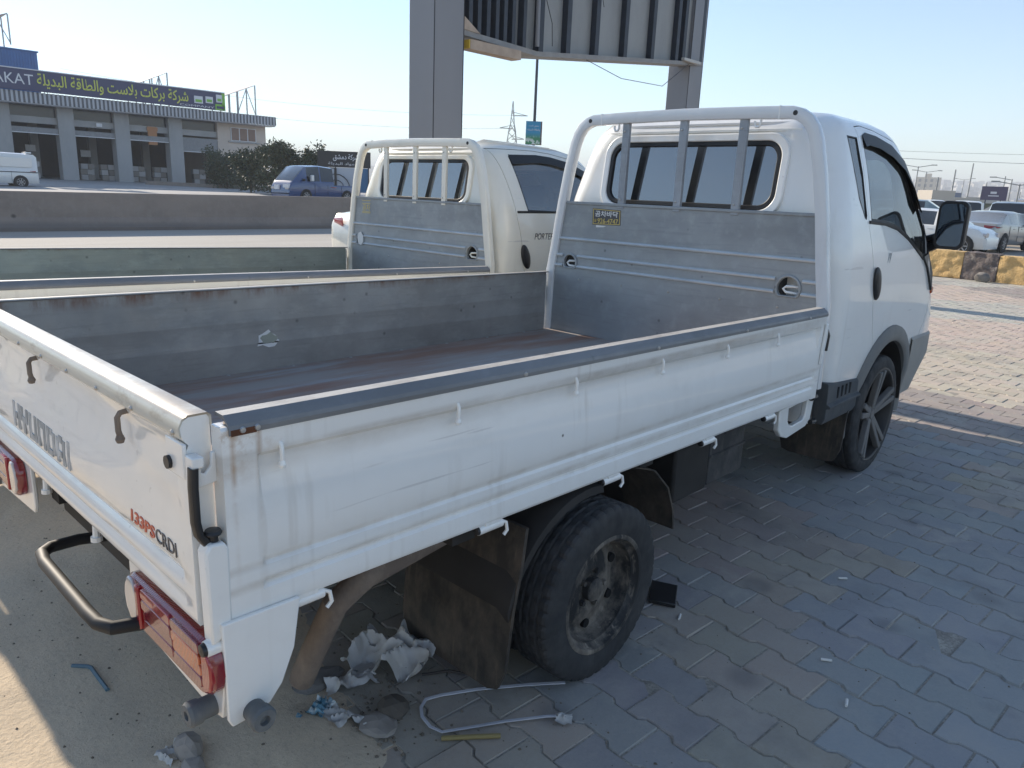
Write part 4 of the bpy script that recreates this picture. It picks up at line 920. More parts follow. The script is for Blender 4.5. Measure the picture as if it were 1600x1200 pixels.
        mb.lathe([(.0001, s * -.02), (.023, s * -.018), (.023, s * .016), (.026, s * .022), (.027, s * .040), (.023, s * .046), (.011, s * .046), (.010, s * .036), (.0001, s * .036)], (0, 0, 0), 'Y', 22); B(mb, 'rubber_buffer', STOPPER, br)
    # rear step loop and underrun bar
    mb = MB(); mb.tube([(.16, .02, .470), (-.02, .02, .500), (-.09, .01, .505), (-.118, -.02, .508), (-.128, -.08, .510), (-.130, -.40, .512), (-.128, -.46, .512), (-.112, -.50, .512), (-.06, -.515, .508), (.16, -.515, .47)], .0155, 12); B(mb, 'rear_step', MATTE_BLACK)
    mb = MB(); mb.box2((.10, -.60, .355), (.16, .60, .425)); B(mb, 'underrun_bar', CHASSIS, bevel=.008)
    # ---------------- chassis
    mb = MB()
    for y in (-.36, .36): mb.loft([[(x, y - .035, z - .07), (x, y + .035, z - .07), (x, y + .035, z + .05), (x, y - .035, z + .05)] for x, z in ((.02, .56), (1.8, .54), (3.0, .50), (4.7, .50))])
    for x in (.12, .65, 1.5, 2.1, 2.7): mb.box2((x - .04, -.80, .575), (x + .04, .80, .625))
    for x in (.5, 1.0, 1.8, 2.4): mb.box2((x - .03, -.36, .48), (x + .03, .36, .57))
    mb.tube([(XW_R, -.62, .275), (XW_R, .62, .275)], .05, 12); mb.lathe([(.0001, -.1), (.10, -.07), (.13, 0), (.10, .07), (.0001, .1)], (XW_R, .06, .275), 'X', 16); mb.tube([(XW_R + .1, .05, .30), (3.0, .03, .42)], .035, 10)
    for y in (-.46, .46):
        for k_ in range(4): mb.tube([(XW_R - .62 + .09 * k_, y, .50 - .02 * k_), (XW_R - .3, y, .41 - .018 * k_), (XW_R, y, .36 - .014 * k_), (XW_R + .3, y, .41 - .018 * k_), (XW_R + .62 - .09 * k_, y, .50 - .02 * k_)], .012, 6)
    mb.box2((3.1, -.45, .36), (3.9, .45, .60)); mb.box2((1.75, .28, .34), (2.35, .72, .58))
    B(mb, 'chassis', CHASSIS)
    mb = MB(); mb.box2((1.80, -.74, .325), (2.06, -.40, .545)); B(mb, 'battery_box', CHASSIS, bevel=.012)
    mb = MB(); mb.box2((2.07, -.735, .332), (2.37, -.46, .548)); mb.box2((2.062, -.742, .45), (2.378, -.45, .462)); B(mb, 'tool_box', _TB, bevel=.010)
    # exhaust, rear fenders, flaps
    if full:
        mb = MB(); mb.tube([(1.0, -.60, .50), (.70, -.66, .535), (.44, -.66, .50), (.36, -.64, .44), (.34, -.55, .25), (.335, -.51, .165)], .034, 14); B(mb, 'exhaust_pipe', RUSTY)
    for s in (-1, 1):
        mb = MB(); rings = []     # rear fender: open arc over the dual wheel
        for a in [radians(168 - 4.0 * i) for i in range(23)]:
            R_ = .355; x = XW_R + R_ * cos(a); z = .262 + .36 * sin(a); rings.append([(x, s * .40, z), (x, s * .80, z), (x, s * .845, z - .012 + .0), (x, s * .850, z - .035), (x, s * .842, z - .035), (x, s * .80, z - .008), (x, s * .40, z - .008)])
        mb.loft(rings); B(mb, 'rear_fender', CHASSIS)
        mb = MB(); mb.loft([[(x - .006, s * y0, z), (x - .006, s * y1, z), (x + .006, s * y1, z), (x + .006, s * y0, z)] for x, y0, y1, z in ((.86, .40, .835, .56), (.83, .39, .85, .46), (.80, .385, .852, .33), (.785, .385, .845, .14), (.783, .40, .82, .075), (.783, .44, .78, .058))]); B(mb, 'mud_flap', MUDFLAP)
        mb = MB(); mb.tube([(.845, s * .40, .365), (.812, s * .60, .335), (.80, s * .82, .325)], .006, 6); B(mb, 'flap_seam', MUDFLAP)
        mb = MB()     # forward flap of the rear fender
        mb.loft([[(x, s * .46, z), (x, s * .82, z), (x + .010, s * .82, z), (x + .010, s * .46, z)] for x, z in ((1.40, .60), (1.52, .56), (1.62, .47), (1.67, .37), (1.685, .29))]); B(mb, 'mud_flap', MUDFLAP)
        mb = MB(); mb.loft([[(x - .006, s * y0, z), (x - .006, s * y1, z), (x + .006, s * y1, z), (x + .006, s * y0, z)] for x, y0, y1, z in ((3.30, .52, .845, .56), (3.285, .52, .848, .44), (3.27, .52, .845, .24), (3.268, .54, .82, .175), (3.268, .58, .78, .165))]); B(mb, 'mud_flap', MUDFLAP)
        # side bracket with a square hole by the cab
        mb = MB(); o_ = [(2.49, .592), (2.50, .500), (2.535, .466), (2.60, .445), (2.80, .462), (2.845, .490), (2.862, .60), (2.80, .612)]
        i_ = [(2.585, .588), (2.59, .530), (2.612, .505), (2.65, .494), (2.755, .500), (2.780, .515), (2.788, .59), (2.74, .596)]
        mb.ring_prism(o_, i_, lambda u, v, d_: (u, s * d_, v), .800, .826); B(mb, 'side_bracket', PAINT, bevel=.006)
        mb = MB(); mb.tube([(2.80, s * .835, .60), (2.86, s * .83, .598)], .014, 8); mb.tube([(2.84, s * .83, .475), (2.89, s * .83, .472)], .012, 8); B(mb, 'rubber_stop', BLACK)
        # wheels
        tyre_and_rim(T, XW_F, s * .842, .334, .338, .200, s, wheels)
        if wheels == 'alloy' or s < 0:
            tyre_and_rim(T, XW_R + .02, s * .918, .274, .284, .165, s, 'steel'); tyre_and_rim(T, XW_R, s * .690, .272, .276, .165, s, 'inner')
    if stretch:      # longer bed: everything behind the rear axle moves back
        def walk(o):
            for ch in o.children:
                if ch.type == 'MESH':
                    for v in ch.data.vertices:
                        if v.co.x < .5: v.co.x -= stretch
                        if v.co.x > 2.88 and v.co.z > 1.42: v.co.z = 1.42 + (v.co.z - 1.42) * .90
                    ch.data.update()
                walk(ch)
        walk(T)
    T.location = loc; T.rotation_euler = (0, pitch, rz)
    return T
_TB = _dusty('scuffed_tool_box', (0.035, 0.035, 0.037), (0.16, 0.145, 0.125), 0.5, 9)
k = M('dusty_cap_paint', (0.54, 0.51, 0.43), 0.35, coat=0.4)
k.over(k.mul(k.axis('Z', 1.046, 1.0545), k.noise(9, 7, 0.7, (1, 1, 1), lo=0.34, hi=0.58)), (0.30, 0.225, 0.145), 0.9); k.over(k.noise(14, 6, 0.7, (1, .4, 1), lo=0.56, hi=0.66), (0.30, 0.24, 0.17), 0.55)
CAP_DUSTY = k.m
truck = build_truck('white flatbed truck with black rear wheel and grey galvanised bed, parked on the paving', 'parked flatbed trucks', (0, 0, 0), 0.0, WHITE)
truck2 = build_truck('cream flatbed truck parked beyond the white one, nearest the concrete barrier', 'parked flatbed trucks', (0.17, 2.33, -0.02), 0.0, WHITE2, guard_top=1.850, sticker='faded', full=False, lining=GALV_OLD, stretch=.25, pitch=.009)

# ------------------------------------------------------------------ sign gantry over the entrance
GREYSHEET = M('grey_pillar_cladding', (0.235, 0.235, 0.25), 0.45); GREYSHEET.over(GREYSHEET.noise(1.2, 4, 0.6, (1, 1, 0.3), lo=0.35, hi=0.7), (0.205, 0.205, 0.22), 0.8); GREYSHEET.over(GREYSHEET.noise(9, 6, 0.7, (1, 1, .4), lo=0.55, hi=0.75), (0.23, 0.22, 0.21), 0.4); GREYSHEET = GREYSHEET.m
RIBSTEEL = plain('painted_rib_steel', (0.035, 0.042, 0.058), 0.5, var=0.3)
BACKSHEET = M('backing_sheet_grey', (0.31, 0.31, 0.30), 0.55); BACKSHEET.over(BACKSHEET.noise(2.5, 6, 0.65, (1, 1, .5), lo=0.4, hi=0.7), (0.25, 0.25, 0.245), 0.8); BACKSHEET = BACKSHEET.m
BOARD = plain('weathered_board', (0.48, 0.38, 0.30), 0.8, var=0.25)
YELLOW_END = plain('yellow_end', (0.62, 0.42, 0.05), 0.6)
SEAM = plain('dark_seam', (0.03, 0.03, 0.035), 0.7)
G = empty('sign_gantry', 'grey two-pillar sign gantry behind the trucks with ribbed steel back', 'sign gantry')
for (x0, y0, z1) in ((5.26, 4.75, 7.2), (12.0, 5.6, 5.2)):
    mb = MB(); mb.box2((x0, y0, -.02), (x0 + .44, y0 + .44, z1)); pl_ = mb.build('pillar', GREYSHEET, G, smooth=False, bevel=.006)
    mb = MB()
    for a, b in ((x0, y0), (x0 + .44, y0)): mb.box2((a - .004, b - .004, 0), (a + .004, b + .004, z1 - .02))
    mb.build('corner_seam', SEAM, pl_)
gl_ = lambda x: 4.80 + 0.12 * (x - 5.70)
gb_ = lambda x: 3.24 if x < 7.2 else 3.24 + 0.125 * (x - 7.2)
ribs = [5.87, 6.03, 6.20, 6.37, 6.53, 6.70, 6.93, 7.30, 7.95, 8.70, 9.55, 10.45, 11.35, 11.62, 12.35]
for i, x in enumerate(ribs):
    mb = MB(); w = .030 if x < 7.2 else .045
    mb.box2((x - w, gl_(x), gb_(x) + .012), (x + w, gl_(x) + .012, 6.4)); mb.box2((x - w, gl_(x) + .012, gb_(x) + .012), (x - w + .010, gl_(x) + .10, 6.4)); mb.build('rib', RIBSTEEL, G)
    if i:
        a, b = ribs[i - 1] + .02, x - .02; mb = MB()
        mb.prism([(a, gb_(a) + .02), (b, gb_(b) + .02), (b, 6.4), (a, 6.4)], lambda u, v, d: (u, gl_(u) + d, v), .104, .112); mb.build('backing_sheet', BACKSHEET, G, smooth=False)
mb = MB()
for a, b in ((5.72, 7.2), (7.2, 12.42)): mb.loft([[(x, gl_(x) - .02, gb_(x) - .05), (x, gl_(x) + .30, gb_(x) - .05), (x, gl_(x) + .30, gb_(x) + .010), (x, gl_(x) - .02, gb_(x) + .010)] for x in (a, b)])
mb.build('lower_beam', plain('beam_grey', (0.30, 0.29, 0.28), 0.6, var=0.2), G)
mb = MB(); mb.prism([(5.71, gb_(5.7) + .16), (5.71, gb_(5.7) + .011), (6.02, gb_(6) + .011)], lambda u, v, d: (u, gl_(u) - .03 + d, v), 0, .012); mb.build('gusset_plate', BOARD, G)
mb = MB(); mb.box2((5.80, 4.74, 3.05), (6.66, 4.90, 3.155)); mb.build('board', BOARD, G); mb = MB(); mb.box2((5.785, 4.745, 3.055), (5.7985, 4.895, 3.15)); mb.build('board_end', YELLOW_END, G)
mb = MB(); mb.box2((11.55, gl_(11.55) - .06, gb_(11.6) + .015), (12.1, gl_(11.8) - .025, gb_(11.6) + .06)); mb.build('light_bracket', plain('pale_bracket', (0.5, 0.49, 0.46), 0.6), G)
mb = MB(); mb.tube([(7.15, gl_(7.15) - .03, 6.3), (7.14, gl_(7.14) - .05, 3.6), (7.16, gl_(7.15) - .04, 3.3)], .028, 8); mb.build('conduit', GREYSHEET, G)
for pts in ([(8.3, gl_(8.3) - .02, 5.2), (8.45, gl_(8.4) - .05, 4.6), (8.7, gl_(8.7) - .05, 4.2), (8.8, gl_(8.8) - .02, 4.1)], [(7.2, 4.9, 4.0), (7.35, 4.86, 3.6), (7.42, 4.9, 3.34)], [(8.4, 5.1, 3.33), (9.2, 5.05, 3.18), (10.4, 5.1, 3.22), (11.8, 5.5, 3.78)]):
    mb = MB(); mb.tube(pts, .005, 6); mb.build('loose_wire', BLACK, G)
mb = MB(); mb.prism([(5.74, 3.26), (12.44, 3.9), (12.44, 6.5), (5.74, 6.5)], lambda u, v, d: (u, gl_(u) + d, v), .22, .34); mb.build('sign_face', plain('sign_face_white', (0.6, 0.6, 0.58), 0.5), G)

# ------------------------------------------------------------------ concrete barrier along the road
CONC = M('barrier_concrete', (0.27, 0.228, 0.198), 0.9)
CONC.over(CONC.noise(0.9, 6, 0.65, (1, 1, 2), lo=0.38, hi=0.66), (0.205, 0.175, 0.155), 0.8); CONC.over(CONC.noise(7, 6, 0.7, (1, 1, .5), lo=0.5, hi=0.75), (0.30, 0.27, 0.24), 0.5)
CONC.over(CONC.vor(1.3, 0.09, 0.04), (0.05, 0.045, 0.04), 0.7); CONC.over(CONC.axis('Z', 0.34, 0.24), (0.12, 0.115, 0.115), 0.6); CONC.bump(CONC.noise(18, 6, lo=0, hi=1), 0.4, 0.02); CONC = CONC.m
bxy = lambda x: 19.0 - 0.105 * (x - 4.1)
BARR = empty('concrete_barrier', 'long dusty grey-brown concrete barrier along the far edge of the pale road', 'barrier')
x = -9.0
while x < 30:
    x2 = x + 2.96; rings = []
    for xx in (x, x2):
        yb, g = bxy(xx), gz(xx, bxy(xx)) - .03; rings.append([(xx, yb + d, g + z) for d, z in ((-.32, 0), (-.32, .10), (-.18, .34), (-.10, .90), (-.085, .935), (.085, .935), (.10, .90), (.18, .34), (.32, .10), (.32, 0))])
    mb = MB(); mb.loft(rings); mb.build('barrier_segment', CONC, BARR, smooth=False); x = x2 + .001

# ------------------------------------------------------------------ Arabic shaping for Blender text
AR = {'ش': (0xFEB5, 1), 'ر': (0xFEAD, 0), 'ك': (0xFED9, 1), 'ة': (0xFE93, 0), 'ب': (0xFE8F, 1), 'ا': (0xFE8D, 0), 'ت': (0xFE95, 1), 'ل': (0xFEDD, 1), 'س': (0xFEB1, 1), 'و': (0xFEED, 0), 'ط': (0xFEC1, 1), 'ق': (0xFED5, 1), 'د': (0xFEA9, 0), 'ي': (0xFEF1, 1), 'م': (0xFEE1, 1), 'ن': (0xFEE5, 1), 'لا': (0xFEFB, 0)}
def arabic(s):
    words = []
    for w in s.split(' '):
        L = []; i = 0
        while i < len(w):
            if w[i:i + 2] == 'لا': L.append('لا'); i += 2
            else: L.append(w[i]); i += 1
        out = ''
        for i, ch in enumerate(L):
            base, dual = AR[ch]; prev = i > 0 and AR[L[i - 1]][1]; nxt = i < len(L) - 1 and dual
            out += chr(base + (3 if prev and nxt else 2 if nxt else 1 if prev else 0))
        words.append(out[::-1])
    return ' '.join(reversed(words))

# ------------------------------------------------------------------ workshop building
BCONC = M('workshop_concrete', (0.37, 0.37, 0.37), 0.85); BCONC.over(BCONC.noise(0.5, 6, 0.6, (1, 1, .4), lo=0.4, hi=0.65), (0.30, 0.30, 0.30), 0.8); BCONC.over(BCONC.noise(4, 6, .7, (1, 1, .3), lo=0.5, hi=0.7), (0.43, 0.42, 0.40), 0.5); BCONC = BCONC.m  # mottled grey concrete of columns, lintels and sill
BWALL = M('pink_render', (0.60, 0.51, 0.44), 0.9); BWALL.over(BWALL.noise(0.5, 6, 0.6, lo=0.4, hi=0.65), (0.52, 0.45, 0.39), 0.8); BWALL = BWALL.m
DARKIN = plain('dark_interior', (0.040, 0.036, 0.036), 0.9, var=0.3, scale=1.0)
SHUT = plain('shutter_grey', (0.26, 0.265, 0.275), 0.6, var=0.15)
NAVY = plain('sign_navy', (0.040, 0.045, 0.115), 0.45)
SIGNYEL = plain('sign_yellow_green', (0.60, 0.62, 0.10), 0.5)
SIGNWHITE = plain('sign_white', (0.70, 0.70, 0.72), 0.5)
LIME = plain('sign_lime', (0.22, 0.50, 0.06), 0.5)
CANOPY = plain('canopy_sheet', (0.42, 0.43, 0.46), 0.5, 0.2); CANOPY_D = plain('canopy_groove', (0.13, 0.135, 0.15), 0.6)
WB = empty('workshop_building', 'long grey open-bay workshop with navy signboard across the road', 'building', (15.53, 68.34, 0.9), radians(-2.77))
zb = lambda z: z - 0.9
cols = [-12.4, -8.1, -3.8, .5, 4.9, 9.1, 13.5]
for s in cols: mb = MB(); mb.box2((s - .58, -.25, -.3), (s + .58, .9, zb(6.5))); mb.build('column', BCONC, WB, smooth=False)
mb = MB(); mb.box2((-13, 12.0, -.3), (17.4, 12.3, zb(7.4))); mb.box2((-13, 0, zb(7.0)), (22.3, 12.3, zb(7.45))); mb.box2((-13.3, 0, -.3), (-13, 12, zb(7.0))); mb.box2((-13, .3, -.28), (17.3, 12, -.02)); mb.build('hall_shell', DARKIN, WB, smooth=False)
for i in range(6): mb = MB(); mb.box2((-10 + 4.6 * i, 7.0, 0), (-9.4 + 4.6 * i, 7.6, zb(7.0))); mb.build('inner_column', BCONC, WB, smooth=False)
bays = [(cols[i] + .58, cols[i + 1] - .58) for i in range(6)] + [(14.08, 17.3)]
for i, (a, b) in enumerate(bays):
    mb = MB(); mb.box2((a, .1, zb(5.18)), (b, .5, zb(5.68))); mb.build('lintel', BCONC, WB, smooth=False)
    z0, z1 = ((4.40, 4.86) if i < 6 else (3.75, 5.0)); mb = MB(); mb.box2((a, -.05, zb(z0 + .05)), (b, .35, zb(z1))); sh = mb.build('shutter_box', SHUT, WB, smooth=False)
    mb = MB(); mb.box2((a, -.09, zb(z0)), (b, -.02, zb(z0) + .06)); mb.build('shutter_rail', SIGNWHITE, sh)
    mb = MB(); mb.box2((a, .30, zb(5.70)), (b, .34, zb(6.52))); mb.build('transom_window', plain('dark_glass', (0.03, 0.035, 0.045), 0.15) if i == 0 else bpy.data.materials['dark_glass'], WB)
mb = MB(); mb.box2((17.3, -.1, -.3), (17.42, 12, zb(7.4))); mb.box2((17.42, -.05, -.3), (22.0, 12, zb(6.6))); wg = mb.build('side_wing_wall', BWALL, WB, smooth=False)
mb = MB(); mb.box2((18.55, -.12, zb(5.0)), (21.0, -.06, zb(6.2))); wf = mb.build('window', SIGNWHITE, wg)
for q in range(3): mb = MB(); mb.box2((18.62 + .80 * q, -.135, zb(5.06)), (19.33 + .80 * q, -.123, zb(6.14))); mb.build('pane', plain('brown_pane', (0.20, 0.12, 0.09), 0.3) if q == 0 else bpy.data.materials['brown_pane'], wf)
mb = MB(); mb.box2((18.3, -.22, zb(4.86)), (21.3, -.07, zb(4.98))); mb.build('window_sill', BCONC, wf)
mb = MB(); rib_w = .155; s = -13.2
while s < 22.4:
    mb.box2((s, -1.45, zb(6.56)), (s + rib_w, -1.36, zb(7.38)), 0); mb.box2((s + rib_w, -1.40, zb(6.60)), (s + 2 * rib_w, -1.34, zb(7.36)), 1); s += 2 * rib_w
mb.box2((-13.2, -1.34, zb(6.50)), (22.4, 0, zb(6.58)), 0); mb.box2((-13.2, -1.34, zb(7.30)), (22.4, 0, zb(7.36)), 0)
mb.build('canopy', [CANOPY, CANOPY_D], WB, smooth=False)
mb = MB(); mb.box2((-6.0, -1.62, zb(7.44)), (17.5, -1.42, zb(8.92))); sg = mb.build('signboard', NAVY, WB, smooth=False)
mb = MB(); mb.box2((-6.0, -1.66, zb(8.93)), (17.5, -1.40, zb(9.0))); mb.build('sign_edge', SIGNWHITE, sg)
sx, sz = (1, 0, 0), (0, 0, 1)
text_obj('latin_lettering', 'BARAKAT', SIGNWHITE, 1, (.42, -1.64, zb(8.22)), sx, sz, sg, width=4.4, height=.74, depth=.01)
text_obj('arabic_lettering', arabic('شركة بركات بلاست والطاقة البديلة'), SIGNYEL, 1, (8.55, -1.64, zb(8.20)), sx, sz, sg, width=11.4, height=1.12, depth=.01, bold=.012)
for (a, b, z0, z1, m_) in ((14.75, 15.5, 7.85, 8.45, SIGNWHITE), (15.75, 16.4, 7.95, 8.5, SIGNWHITE), (16.7, 17.25, 8.1, 8.75, SIGNWHITE), (16.6, 17.45, 7.47, 7.95, LIME)):
    mb = MB(); mb.box2((a, -1.66, zb(z0)), (b, -1.625, zb(z1))); bd = mb.build('sign_badge', m_, sg); mb = MB(); mb.box2((a + .1, -1.675, zb(z0) + .1), (b - .1, -1.662, zb(z0) + .32)); mb.build('badge_print', LIME if m_ is SIGNWHITE else NAVY, bd)
mb = MB(); mb.box2((17.2, -1.66, zb(7.46)), (17.49, -1.624, zb(8.9))); mb.build('sign_end_stripe', LIME, sg)
text_obj('small_lettering', 'COMPANY', SIGNWHITE, 1, (15.0, -1.64, zb(7.62)), sx, sz, sg, width=3.0, height=.16, depth=.01)
# things on the roof and in the bays
def local(s, d, z): a = radians(-2.77); return (15.53 + s * cos(a) - d * sin(a), 68.34 + s * sin(a) + d * cos(a), z)
BLUE = plain('blue_sheet', (0.07, 0.19, 0.46), 0.5, var=0.15, scale=1.5)
BX = empty('roof_cabin', 'blue corrugated metal cabin on the workshop roof', 'cabin', local(0, 3.0, 7.45), radians(-2.77))
mb = MB(); mb.box2((-4, 0, 0), (4.1, 3.5, 3.36)); mb.build('wall', BLUE, BX, smooth=False); mb = MB()
for i in range(40): mb.box2((-3.95 + .2 * i, -.05, 0), (-3.85 + .2 * i, -.002, 3.3))
mb.build('corrugation', BLUE, BX, smooth=False); tag(BX.children[1], kind='stuff')
mb = MB(); mb.box2((-4.1, -.1, 3.362), (4.2, 3.6, 3.46)); mb.build('roof', BLUE, BX)
mb = MB()
for i in range(5): mb.beam((4.15 + .12 * i, .3, 2.0 - .45 * i), (4.15 + .12 * i, 1.1, 2.0 - .45 * i), .05)
mb.beam((4.1, .3, 2.2), (4.75, .3, -.1), .05); mb.beam((4.1, 1.1, 2.2), (4.75, 1.1, -.1), .05); mb.build('steps', STEEL, BX)
RACKP = plain('panel_back_pale', (0.62, 0.55, 0.50), 0.5); RACKL = plain('rack_leg', (0.42, 0.43, 0.44), 0.5, 0.3); PVDARK = plain('panel_brown', (0.17, 0.12, 0.11), 0.3)
def rack(lab, s0, z0, s1, z1, zr, m_, d=4.0):
    R = empty('solar_rack', lab, 'solar rack', local(s0, 1.0, zr), radians(-2.77), 'solar racks on the workshop roof'); L = s1 - s0
    n = 3
    for i in range(n):
        mb = MB(); a, b = i / n, (i + 1) / n - .015
        mb.prism([(L * a, lerp(z0, z1, a) - zr), (L * b, lerp(z0, z1, b) - zr), (L * b, lerp(z0, z1, b) - zr + .06), (L * a, lerp(z0, z1, a) - zr + .06)], lambda u, v, q: (u, q, v), 0, d); mb.build('panel', m_, R, smooth=False)
    for a in (.35, .55, .78, .99):
        for y in (.1, d - .1): mb = MB(); mb.beam((L * a, y, 0), (L * a, y, lerp(z0, z1, a) - zr), .09, up=(0, 1, 0)); mb.build('leg', RACKL, R)
    mb = MB(); mb.beam((L * .55, .1, .1), (L * .78, .1, lerp(z0, z1, .78) - zr), .06, up=(0, 1, 0)); mb.beam((L * .99, .1, .1), (L * .78, .1, lerp(z0, z1, .78) - zr), .06, up=(0, 1, 0)); mb.build('brace', RACKL, R)
rack('tilted solar rack on the workshop roof, between the blue cabin and the roof end', 10.2, 8.75, 13.6, 10.35, 7.45, RACKP)
rack('tilted solar rack over the pink side wing at the roof end', 17.6, 8.55, 21.7, 10.25, 7.45, RACKP)
rack('dark solar rack above the blue roof cabin', -1.8, 11.5, 2.0, 13.1, 10.9, PVDARK, 2.5)
WT = MB(); WT.lathe([(.0001, 0), (.75, 0), (.78, .2), (.78, 1.0), (.6, 1.3), (.25, 1.42), (.0001, 1.42)], local(.2, 4.6, 10.92), 'Z', 20); tag(WT.build('water_tank', plain('tank_beige', (0.40, 0.38, 0.33), 0.6)), 'beige water tank on the blue roof cabin', 'water tank')
GOODS = [plain('carton_grey', (0.28, 0.25, 0.22), 0.8), plain('carton_white', (0.45, 0.43, 0.42), 0.8)]
rg = random.Random(5)
for i, (s, what) in enumerate(((2.2, 'left of the first pillar'), (6.4, 'stack just right of the second pillar'), (7.9, 'pair of stacks in the middle bay'), (10.5, 'beside the third pillar'), (12.2, 'left of the last pillar'), (15.9, 'under the half-closed shutter'))):
    gd_ = empty('goods_stack', 'stack of pale cartons in the workshop bay, ' + what, 'cartons', local(s, 1.6 + .4 * (i % 2), .88), radians(-2.77), 'carton stacks in the workshop')
    for q in range(3):
        for w_ in range(2): mb = MB(); mb.box((.55 * w_ + rg.uniform(-.05, .05), rg.uniform(-.1, .1), .30 + .45 * q), (.52, .6, .42)); mb.build('carton', GOODS[(q + w_ + i) % 2], gd_, smooth=False)
for s, d, z, w_, lab in ((3.3, 5.0, 3.4, .75, 'white hanging notice inside the first workshop bay'), (7.5, 5.0, 3.2, .8, 'white hanging notice inside the middle workshop bay'), (7.4, .0, 5.42, .45, 'small white plate on the lintel of the middle bay')):
    mb = MB(); p = local(s, d, z); mb.box(p, (w_, .06, w_ * .7 if d else .28)); tag(mb.build('notice_plate', SIGNWHITE), lab, 'notice')
mb = MB(); p = local(11.6, .05, 4.9); mb.box(p, (.75, .12, 1.5)); mb.box((p[0], p[1] - .05, p[2] + .55), (.9, .06, .3)); tag(mb.build('hoist_frame', plain('orange_frame', (0.42, 0.19, 0.08), 0.6)), 'orange-brown frame hanging at the third workshop bay', 'frame')

# ------------------------------------------------------------------ cars
CARGLASS = plain('car_dark_glass', (0.020, 0.024, 0.028), 0.06, coat=0.6)
CARGLASS_L = plain('car_sun_glass', (0.16, 0.15, 0.13), 0.10, coat=0.8)
CARTYRE = plain('car_tyre', (0.018, 0.018, 0.018), 0.85); CARRIM = plain('car_rim', (0.36, 0.36, 0.37), 0.35, 0.6)
SEDAN = [(-2.40, .66, .66, .70, 0), (-2.36, .86, .87, .80, 0), (-2.22, 1.00, 1.015, .86, 0), (-1.78, 1.045, 1.065, .89, 1), (-1.05, 1.00, 1.40, .90, 2), (-.98, 1.00, 1.42, .905, 3), (-.10, .97, 1.47, .91, 4), (-.02, .97, 1.47, .91, 3), (.66, .95, 1.43, .905, 5), (.74, .95, 1.41, .905, 1), (1.42, .96, .99, .89, 0), (2.05, .86, .885, .86, 0), (2.32, .72, .73, .78, 0), (2.40, .58, .58, .66, 0)]
SUV = [(-2.30, .80, .80, .76, 0), (-2.26, 1.05, 1.06, .86, 1), (-2.05, 1.08, 1.62, .88, 2), (-1.98, 1.07, 1.66, .89, 3), (-.90, 1.05, 1.71, .90, 4), (-.82, 1.05, 1.71, .90, 3), (.10, 1.02, 1.71, .90, 4), (.18, 1.02, 1.70, .90, 3), (.78, 1.0, 1.66, .90, 5), (.86, 1.0, 1.63, .90, 1), (1.45, 1.04, 1.07, .89, 0), (2.05, .98, 1.0, .87, 0), (2.28, .80, .81, .80, 0), (2.33, .6, .6, .7, 0)]
HATCH = [(-2.05, .72, .72, .74, 0), (-2.0, .98, .99, .83, 1), (-1.65, 1.03, 1.40, .85, 2), (-1.58, 1.02, 1.43, .86, 3), (-.50, .98, 1.49, .87, 4), (-.42, .98, 1.49, .87, 3), (.45, .95, 1.46, .87, 5), (.53, .95, 1.44, .87, 1), (1.25, .97, .99, .86, 0), (1.80, .86, .88, .83, 0), (2.02, .70, .71, .75, 0), (2.08, .55, .55, .64, 0)]
